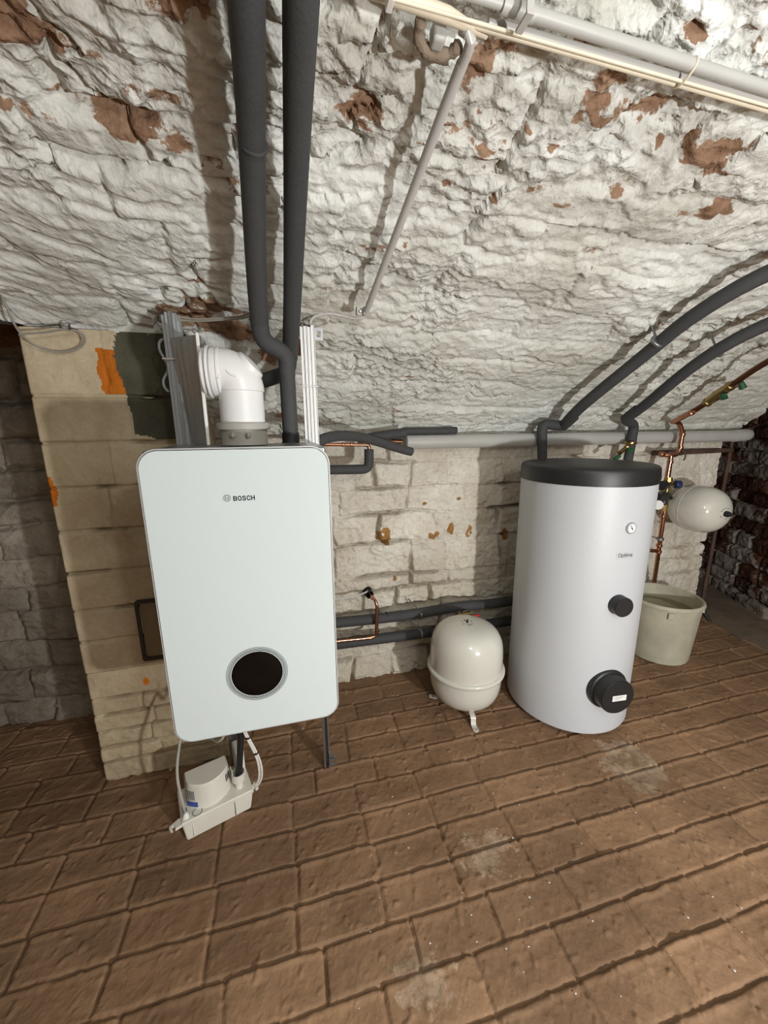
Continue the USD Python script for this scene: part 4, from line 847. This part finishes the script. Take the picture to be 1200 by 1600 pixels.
mm.apply_transform(trimesh.geometry.align_vectors([0, 0, 1], [0, -1, 0])); mm.apply_translation([WX, WY - 0.1445, WZ]); wv.part('printed_ring', mm, M_INKL, False, kind='stuff')
aa = math.radians(115); q = V(WX, WY, WZ)
wv.part('type_label', rbox(q + V(-0.050, 0.040, 0.128), q + V(-0.012, 0.072, 0.1395), 0.002), M_INKL, False)
wv.part('wall_bracket', cat(rbox([WX - 0.03, WY + 0.135, WZ - 0.03], [WX + 0.03, 2.0, WZ + 0.03], 0.004)), M_ZINC, 30)

# ---- pipes from tank up the vault
YT = 1.858
def vault_pipe(label, low, elbow_pts, vp_, r, clip_px):
    t = Thing('tank_pipe', label, 'insulated pipe', low[0])
    t.part('riser', tube(low, r * 0.97, 22), M_FOAM, 40)
    t.part('elbow', tube(elbow_pts, r * 1.03, 22, rad=0.035), M_FOAM, 40)
    t.part('vault_length', tube(vp_, r, 22, spline=70), M_FOAM, 40)
    for u_, v_, o in clip_px:
        p_ = vault(u_, v_, o); d_ = vp_[3] - vp_[1]
        c_ = t.part('clip', ring(p_, d_, r * 1.08, 0.014), M_ZINC, 40, label='zinc pipe clip'); nr = V(0, -p_[1], -(p_[2] - ZC)) / RV
        t.part('hanger_rod', tube([p_ - nr * 0.02, p_ - nr * 0.10], 0.0045, 10), M_ZINC, 40)
    return t
e1 = at(848, 662, YT); e2 = at(880, 666, YT - 0.045)
v1 = [e2, vault(958, 594, 0.070), vault(1030, 536, 0.056), vault(1068, 505, 0.052), vault(1112, 475, 0.050), vault(1150, 452, 0.048), vault(1215, 420, 0.046), vault(1330, 372, 0.052)]; v1 += over_crown(v1[-1], 0.066)
vault_pipe('thicker insulated pipe leaving the tank lid nearer the boiler and climbing the vault', [at(847, 730, YT), e1 - V(0, 0, 0.03)], [e1 - V(0, 0, 0.06), e1, e2, v1[1] * 0.25 + e2 * 0.75], v1, 0.0262, [(1027, 534, 0.056)])
f1 = at(991, 664, YT); f2 = at(976, 655, YT - 0.05)
v2 = [f2, vault(1050, 598, 0.060), vault(1122, 546, 0.052), vault(1150, 530, 0.050), vault(1215, 500, 0.047), vault(1330, 455, 0.052)]; v2 += over_crown(v2[-1], 0.066)
vault_pipe('insulated pipe beside the copper line, climbing the vault behind the tank lid', [at(978, 735, YT), at(988, 684, YT)], [at(986, 690, YT), f1, f2, v2[1] * 0.3 + f2 * 0.7], v2, 0.0255, [(1121, 549, 0.052)])
# drain valve with green handles
q = at(975, 702, YT - 0.035)
dvv = Thing('drain_valve', 'small brass drain valve with two green handles behind the tank lid', 'valve', q)
dvv.part('body', cat(tube([at(984, 692, YT - 0.02), at(978, 700, YT - 0.04), at(968, 708, YT - 0.06)], 0.012, 14), ring(at(979, 699, YT - 0.04), (-0.7, -0.4, -0.5), 0.015, 0.02), ring(at(985, 692, YT - 0.02), (0, 0, 1), 0.034, 0.018)), M_BRASS, 40)
dvv.part('handle', tube([at(980, 703, YT - 0.05), at(989, 703, YT - 0.05)], [0.011, 0.012], 14), M_GREEN, 40, label='green handle')
dvv.part('handle', tube([at(968, 712, YT - 0.06), at(960, 718, YT - 0.06)], [0.011, 0.012], 14), M_GREEN, 40, label='green handle')

# ---- copper cold water line with valves
rC = 0.0135
cw = Thing('water_pipe', 'bare copper water line with soldered bends climbing from bucket to vault', 'copper pipe', at(1023, 905, 1.90))
g0, g1 = at(1056, 657, 1.80), at(1066, 662, 1.80)
cw.part('vault_length', tube(over_crown(vault(1330, 505, 0.06), 0.066)[::-1] + [vault(1330, 505, 0.06), vault(1210, 559, 0.062), vault(1160, 590, 0.068), vault(1100, 632, 0.075), g0], rC, 18, spline=80), M_CUOLD, 40, label='tarnished copper length')
cw.part('upper_bend', tube([vault(1084, 642, 0.078), g0, g0 + V(0.0, 0.02, -0.008), g1 + V(0.008, 0.03, 0.012), at(1066, 676, 1.83)], rC * 1.03, 18, rad=0.03), M_CU, 40)
cw.part('riser', tube([at(1067, 672, 1.83), at(1062, 702, 1.83), at(1058, 710, 1.83), at(1048, 712, 1.83), at(1030, 709, 1.86)], rC, 18, rad=0.03), M_CU, 40)
cw.part('drop', tube([at(1048, 712, 1.83), at(1046, 726, 1.83), at(1043, 745, 1.83)], [rC, rC * 1.05, rC * 1.15], 18), M_CU, 40)
cw.part('lower_length', tube([at(1038, 797, 1.83), at(1030, 852, 1.83), at(1027, 875, 1.87), at(1020, 925, 1.955), at(1014, 975, 1.955)], rC * 0.95, 18), M_CU, 40)
for (u_, v_), d_ in (((1066, 679), (0, 0, 1)), ((1063, 699), (0, 0, 1)), ((1047, 722), (0, 0, 1)), ((1030, 852), (0, 0, 1)), ((1029, 862), (0, 0, 1)), ((1036, 806), (0, 0, 1))): cw.part('fitting', ring(at(u_, v_, 1.83), d_, rC * 1.25, 0.024), M_CU, 40)
cw.part('fitting', ring(at(1034, 710, 1.85), (1, 0, 0), rC * 1.25, 0.03), M_CU, 40); cw.part('fitting', ring(vault(1080, 645, 0.077), g0 - vault(1100, 632, 0.075), rC * 1.2, 0.024), M_CU, 40)
cw.part('tee_branch', tube([at(1029, 861, 1.83), at(1014, 860, 1.84)], rC * 0.9, 16), M_CU, 40)
pr2 = at(1031, 842, 1.83); cw.part('clip', cat(ring(pr2, (0, 0, 1), rC * 1.7, 0.016), tube([pr2, pr2 + V(0, 0.14, 0)], 0.004, 10)), M_ZINC, 40, label='zinc pipe clip')
q = vault(1120, 618, 0.072)
ld = vault(1160, 590, 0.068) - vault(1100, 632, 0.075); ld /= np.linalg.norm(ld)
vv1 = Thing('stop_valve', 'brass stop valve with green handles on the copper line under the vault', 'valve', q)
vv1.part('body', cat(tube([q - ld * 0.07, q - ld * 0.04, q, q + ld * 0.05, q + ld * 0.09], [0.017, 0.021, 0.026, 0.021, 0.018], 18), ring(q - ld * 0.055, ld, 0.024, 0.02), ring(q + ld * 0.07, ld, 0.024, 0.02), tube([q, at(1140, 608, q[1] - 0.06)], 0.011, 14), tube([q - ld * 0.01, at(1131, 618, q[1] - 0.04)], 0.010, 14)), M_BRASS, 40)
vv1.part('handle', tube([at(1157, 597, q[1] - 0.07), at(1161, 606, q[1] - 0.07)], [0.012, 0.016], 14), M_GREEN, 40, label='green handle')
vv1.part('stem', tube([at(1138, 609, q[1] - 0.06), at(1158, 601, q[1] - 0.07)], 0.005, 10), M_BRASS, 40)
vv1.part('handle', tube([at(1130, 616, q[1] - 0.04), at(1132, 623, q[1] - 0.05)], [0.013, 0.016], 14), M_GREEN, 40, label='green handle')
q = at(1043, 757, 1.83)
sg = Thing('safety_group', 'brass safety valve group with black and blue knobs beside the wall vessel', 'valve', q)
sg.part('body', cat(tube([q + V(0, 0, 0.045), q + V(0, 0, 0.02)], [0.02, 0.024], 8), tube([q + V(0, 0, 0.022), q - V(0, 0, 0.045)], [0.019, 0.016], 16), tube([q + V(-0.045, -0.01, 0), q + V(0.05, -0.01, 0)], 0.014, 16)), M_BRASS, 40)
sg.part('union_nut', tube([at(1038, 788, 1.83), at(1037, 798, 1.83)], [0.022, 0.018], 8), M_BRASS, 40)
sg.part('knob', tube([q + V(-0.035, -0.012, 0), q + V(-0.04, -0.014, 0), q + V(-0.080, -0.03, 0), q + V(-0.086, -0.032, 0)], [0.024, 0.028, 0.028, 0.024], 24), M_BLACK, 40, label='black knob')
sg.part('knob', tube([q + V(0.040, -0.012, 0), q + V(0.044, -0.014, 0), q + V(0.070, -0.02, 0), q + V(0.075, -0.022, 0)], [0.02, 0.025, 0.025, 0.02], 24), M_BLUE, 40, label='dark blue knob')
q2 = at(1036, 776, 1.83)
sg.part('check_valve', cat(rbox(q2 + V(-0.055, -0.03, -0.02), q2 + V(0.01, 0.02, 0.028), 0.008), tube([q2 + V(0.01, 0, 0.03), q2 + V(0.01, 0, -0.045)], 0.022, 18), tube([q2 + V(-0.045, -0.02, 0.01), q2 + V(-0.09, -0.04, 0.01)], [0.018, 0.022], 16)), M_BLACK, 40, label='black check valve block')
sg.part('pressure_gauge', lathe([(0, 0), (0.028, 0), (0.03, 0.008), (0.028, 0.016), (0, 0.016)], 32, at(1027, 789, 1.80), V(-0.55, -0.8, 0.2)), M_PAPER, 40, label='small white gauge')
sg.part('vessel_line', tube([q2, q2 + V(0.06, 0.01, 0.0), V(WX - 0.06, WY + 0.12, WZ + 0.03)], 0.010, 14, rad=0.03), M_RUBBER, 40)

# ---- old iron pipes by the corner
ip = Thing('iron_pipe', 'old rusty brown pipe standing upright at the end of the white wall', 'iron pipe', (2.95, 2.02, 0))
uA, uB = at(1150, 655, 2.04), at(1106, 892, 2.04)
ip.part('tube', tube([uA + (uA - uB) * 0.02, uB + (uB - uA) * 0.4], 0.0125, 16), M_RUST, 40)
ip.part('tee', ring(at(1141, 703, 2.04), (0, 0, 1), 0.018, 0.04), M_RUST, 40)
ih = Thing('iron_pipe', 'old rusty brown pipe running level under the drain pipe to the corner', 'iron pipe', at(1022, 707, 1.94))
ih.part('tube', tube([at(1021, 708, 1.945), at(1060, 706.5, 1.945), at(1141, 703, 2.03)], 0.0165, 16), M_RUST, 40)
ih.part('hook', tube([at(1058, 707, 1.92), at(1068, 706, 1.90), at(1071, 713, 1.90), at(1068, 719, 1.90)], 0.004, 10, spline=14), M_RUST, 40)
ih.part('clip', ring(at(1063, 706.5, 1.945), (1, 0, 0), 0.021, 0.02), M_RUST, 40)

# ---- bucket
KX, KY = 2.262, 1.752
pail = Thing('bucket', 'large stained off-white plastic bucket half full of murky water', 'bucket', (KX, KY, 0))
zt_, rt_, rb_ = 0.388, 0.207, 0.172
pail.part('shell', lathe([(0, 0.004), (rb_ - 0.012, 0.004), (rb_ - 0.003, 0.0), (rb_, 0.008), (rt_ - 0.010, zt_ - 0.045), (rt_ - 0.008, zt_ - 0.012), (rt_ - 0.013, zt_ - 0.004), (rt_ - 0.016, zt_ - 0.012), (rt_ - 0.020, zt_ - 0.05), (rb_ - 0.006, 0.012), (0, 0.010)], 96, (KX, KY, 0)), M_PAIL, 35)
pail.part('rim', lathe([(rt_ - 0.012, zt_ - 0.024), (rt_ + 0.001, zt_ - 0.022), (rt_ + 0.003, zt_ - 0.014), (rt_ - 0.001, zt_ - 0.004), (rt_ - 0.008, zt_), (rt_ - 0.015, zt_ - 0.005), (rt_ - 0.014, zt_ - 0.014)], 96, (KX, KY, 0)), M_PAIL, 50)
pail.part('water', lathe([(0, 0.300), (rt_ - 0.0285, 0.300)], 64, (KX, KY, 0)), M_WATER, False, label='murky olive water')
for px in ((1045, 952), (1092, 958)):
    d_ = ray(*px); bst = None
    a = math.atan2(*( (CAM + d_ * 2.0)[:2] - V(KX, KY))[::-1])
for a in (-128, -42):
    er, et = radial(a); q = V(KX, KY, zt_ - 0.05) + er * (rt_ - 0.010)
    pail.part('handle_lug', placed(rbox([-0.006, -0.016, -0.022], [0.012, 0.016, 0.016], 0.004), q, er, et), M_PAIL, 30)
er, et = radial(-20); q = V(KX, KY, zt_ - 0.06) + er * (rt_ + 0.004)
pail.part('grip', tube([at(1096, 948, 1.66), at(1100, 957, 1.64), at(1108, 969, 1.62)], [0.008, 0.012, 0.009], 12), M_RUBBER, 40, label='black handle grip')

# ---- condensate pump on the floor below the boiler
pe1 = V(0.948, 0.318, 0); pe2 = V(-0.318, 0.948, 0); PO = V(-0.432, 1.222, 0)
pump = Thing('condensate_pump', 'white condensate pump with blue sticker on the floor under the boiler', 'pump', PO)
PW = lambda m: placed(m, PO, pe1, pe2)
tray = m3.Manifold.batch_hull([m3.Manifold.sphere(0.008, 12).translate([x, y, z]) for x, y, z in [(0.018, 0.008, 0.008), (0.228, 0.008, 0.008), (0.018, 0.132, 0.008), (0.228, 0.132, 0.008), (0.010, 0.002, 0.078), (0.238, 0.002, 0.078), (0.010, 0.140, 0.078), (0.238, 0.140, 0.078)]])
tr_ = pump.part('tank', PW(tray), M_PUMP, 30)
for x in (0.034, 0.176): pump.part('tank_rib', PW(rbox([x, -0.0065, 0.012], [x + 0.003, 0.004, 0.074], 0.001)), M_INKL if x > 0.1 else M_PUMP, 30, parent=tr_)
pump.part('tank_lid', PW(rbox([0.001, -0.006, 0.078], [0.247, 0.147, 0.089], 0.004)), M_PUMP, 30)
for x0, x1 in ((-0.030, 0.006), (0.243, 0.268)):
    hk = m3.Manifold.batch_hull([m3.Manifold.cylinder(0.010, 0.012, 0.012, 20).translate([x0 + 0.006, 0.004, 0.076]), m3.Manifold.cube([0.01, 0.03, 0.010]).translate([x1 - 0.012, -0.004, 0.076])]) - m3.Manifold.cube([0.008, 0.02, 0.03]).translate([x0 + 0.004, -0.012, 0.07])
    pump.part('mounting_ear', PW(hk), M_PUMP, 30)
cs = [(0.026, 0.118), (0.026, 0.062)] + [(0.026 + 0.155 * t, 0.060 - 0.050 * math.sin(math.pi * t) ** 0.7) for t in np.linspace(0.06, 0.94, 14)] + [(0.181, 0.062), (0.181, 0.118)]
cover = trimesh.creation.extrude_polygon(Polygon(cs).buffer(-0.004).buffer(0.004), 0.115, engine='earcut'); cover.apply_translation([0, 0, 0.087])
ctop = Polygon(cs).buffer(-0.008)
ch = m3.Manifold.hull_points(np.vstack([np.c_[np.array(Polygon(cs).exterior.coords), np.full(len(cs) + 1, 0.087)], np.c_[np.array(Polygon(cs).buffer(-0.003).exterior.coords), np.full(len(Polygon(cs).buffer(-0.003).exterior.coords), 0.174)], np.c_[np.array(ctop.exterior.coords), np.full(len(ctop.exterior.coords), 0.186)]]))
cv_ = pump.part('motor_cover', PW(ch), M_PUMP, 30)
cvx = lambda t: V(0.026 + 0.155 * t, 0.060 - 0.050 * math.sin(math.pi * t) ** 0.7, 0)
for k in range(5):
    c_ = cvx(0.035 + 0.032 * k); pump.part('vent_slot', PW(rbox([c_[0] - 0.0013, c_[1] - 0.002, 0.126], [c_[0] + 0.0013, c_[1] + 0.006, 0.162], 0.001)), M_INKL, False, parent=cv_)
for k in range(3): pump.part('vent_slot', PW(rbox([cvx(0.88 + 0.035 * k)[0] - 0.0012, cvx(0.88 + 0.035 * k)[1] - 0.0018, 0.138], [cvx(0.88 + 0.035 * k)[0] + 0.0012, cvx(0.88 + 0.035 * k)[1] + 0.006, 0.166], 0.001)), M_INK, False, parent=cv_)
ts = np.linspace(0.02, 0.22, 10); cp_ = np.array([cvx(t) for t in ts]); nv_ = np.gradient(cp_, axis=0); nv_ = np.c_[nv_[:, 1], -nv_[:, 0], 0 * nv_[:, 0]]; nv_ /= np.linalg.norm(nv_, axis=1, keepdims=True)
st_ = np.vstack([cp_ + nv_ * 0.0012 + V(0, 0, 0.098), cp_ + nv_ * 0.0012 + V(0, 0, 0.118)]); sf_ = []
for i in range(9): sf_ += [(i, i + 1, i + 11), (i, i + 11, i + 10)]
pump.part('sticker', PW(trimesh.Trimesh(st_, sf_, process=False)), M_BLUES, False, parent=cv_, label='blue sticker')
pump.part('rear_tower', PW(rbox([0.206, 0.070, 0.085], [0.240, 0.140, 0.212], 0.008)), M_PUMP, 30)
pump.part('inlet_cup', PW(cat(lathe([(0.012, 0.088), (0.014, 0.088), (0.014, 0.116), (0.0245, 0.124), (0.0245, 0.156), (0.022, 0.156), (0.022, 0.128), (0.012, 0.122)], 32, (0.205, 0.036, 0)), rbox([0.183, 0.030, 0.13], [0.187, 0.075, 0.16], 0.0015))), M_PUMP, 40)
pump.part('outlet_nozzle', PW(lathe([(0, 0.088), (0.012, 0.088), (0.010, 0.098), (0.006, 0.104), (0.006, 0.112), (0, 0.112)], 20, (0.018, 0.016, 0))), M_WHITE, 40)
pump.part('filler_hole', PW(lathe([(0.014, 0.0893), (0.0155, 0.0905), (0.017, 0.0893)], 24, (0.055, 0.014, 0))), M_INKL, 40)
P3 = lambda x, y, z: PO + pe1 * x + pe2 * y + V(0, 0, z)
h_ = [P3(0.018, 0.016, 0.100), P3(0.014, 0.016, 0.16), P3(0.010, 0.04, 0.24), P3(0.030, 0.07, 0.34), P3(0.060, 0.08, 0.42), at(322, 1146, 1.22), V(-0.235, 1.22, 0.602)]
hs_ = Thing('condensate_hose', 'clear hose curving from the pump up to the boiler', 'hose', h_[0]); hs_.part('hose', tube(h_, 0.0048, 12, spline=50), M_HOSE, 40); hs_.part('hose_clamp', tube([P3(0.018, 0.016, 0.113), P3(0.0175, 0.016, 0.124)], 0.0062, 14), M_RUBBER, 40)
dp2 = Thing('condensate_drain', 'black drain pipe running from the boiler down into the pump cup', 'drain pipe', P3(0.205, 0.036, 0.13)); dp2.part('tube', tube([P3(0.205, 0.036, 0.112), at(376, 1152, 1.285), V(at(375, 1140, 1.285)[0], 1.285, 0.603)], 0.0115, 18), M_RUBBER, 40)
wt = Thing('pump_cable', 'white twin cable looping from the boiler down to the pump', 'cable', P3(0.24, 0.11, 0.12))
for k, o in enumerate((0.0, 0.014)):
    w_ = [V(-0.105, 1.25 + 0.012 * k, 0.603), at(388 - 200 * o, 1152, 1.27), at(401 - 250 * o, 1176, 1.28), at(409 - 300 * o, 1202, 1.30), at(405 - 280 * o, 1224, 1.32), at(393, 1234 - 400 * o, 1.34), P3(0.238, 0.115, 0.13 - 0.03 * k)]
    wt.part('sheath', tube(w_, 0.0042, 12, spline=50), M_WHITE, 40)
    if k == 0:
        for i in (1, 2): wt.part('cable_tie', ring(w_[i] - V(0.003, 0, 0), w_[i + 1] - w_[i - 1], 0.0095, 0.005), M_RUBBER, 40)

# ---- cleanout door in the pillar
q0, q1 = at(213, 937, YP), at(300, 1030, YP)
zt2, zb2 = q0[2] - 0.002, 0.532; x0 = -0.598; x1 = -0.40
co = Thing('cleanout_door', 'dark framed chimney cleanout door low in the pillar', 'hatch', (x0, YP, zb2))
co.part('frame', slab(rrect(x0, x1, zb2, zt2, 0.012).difference(rrect(x0 + 0.012, x1 - 0.012, zb2 + 0.012, zt2 - 0.012, 0.008)), YP - 0.010, YP + 0.03), M_DARK, 30, label='dark iron frame')
co.part('door_leaf', rbox([x0 + 0.014, YP - 0.004, zb2 + 0.014], [x1 - 0.014, YP + 0.02, zt2 - 0.014], 0.004), simple('painted_door', S(120, 104, 80), 0.7, var=0.15, bump=0.001), 30)
co.part('latch', rbox([x0 + 0.12, YP - 0.014, 0.64], [x0 + 0.14, YP - 0.002, 0.70], 0.004), M_RUST, 30)
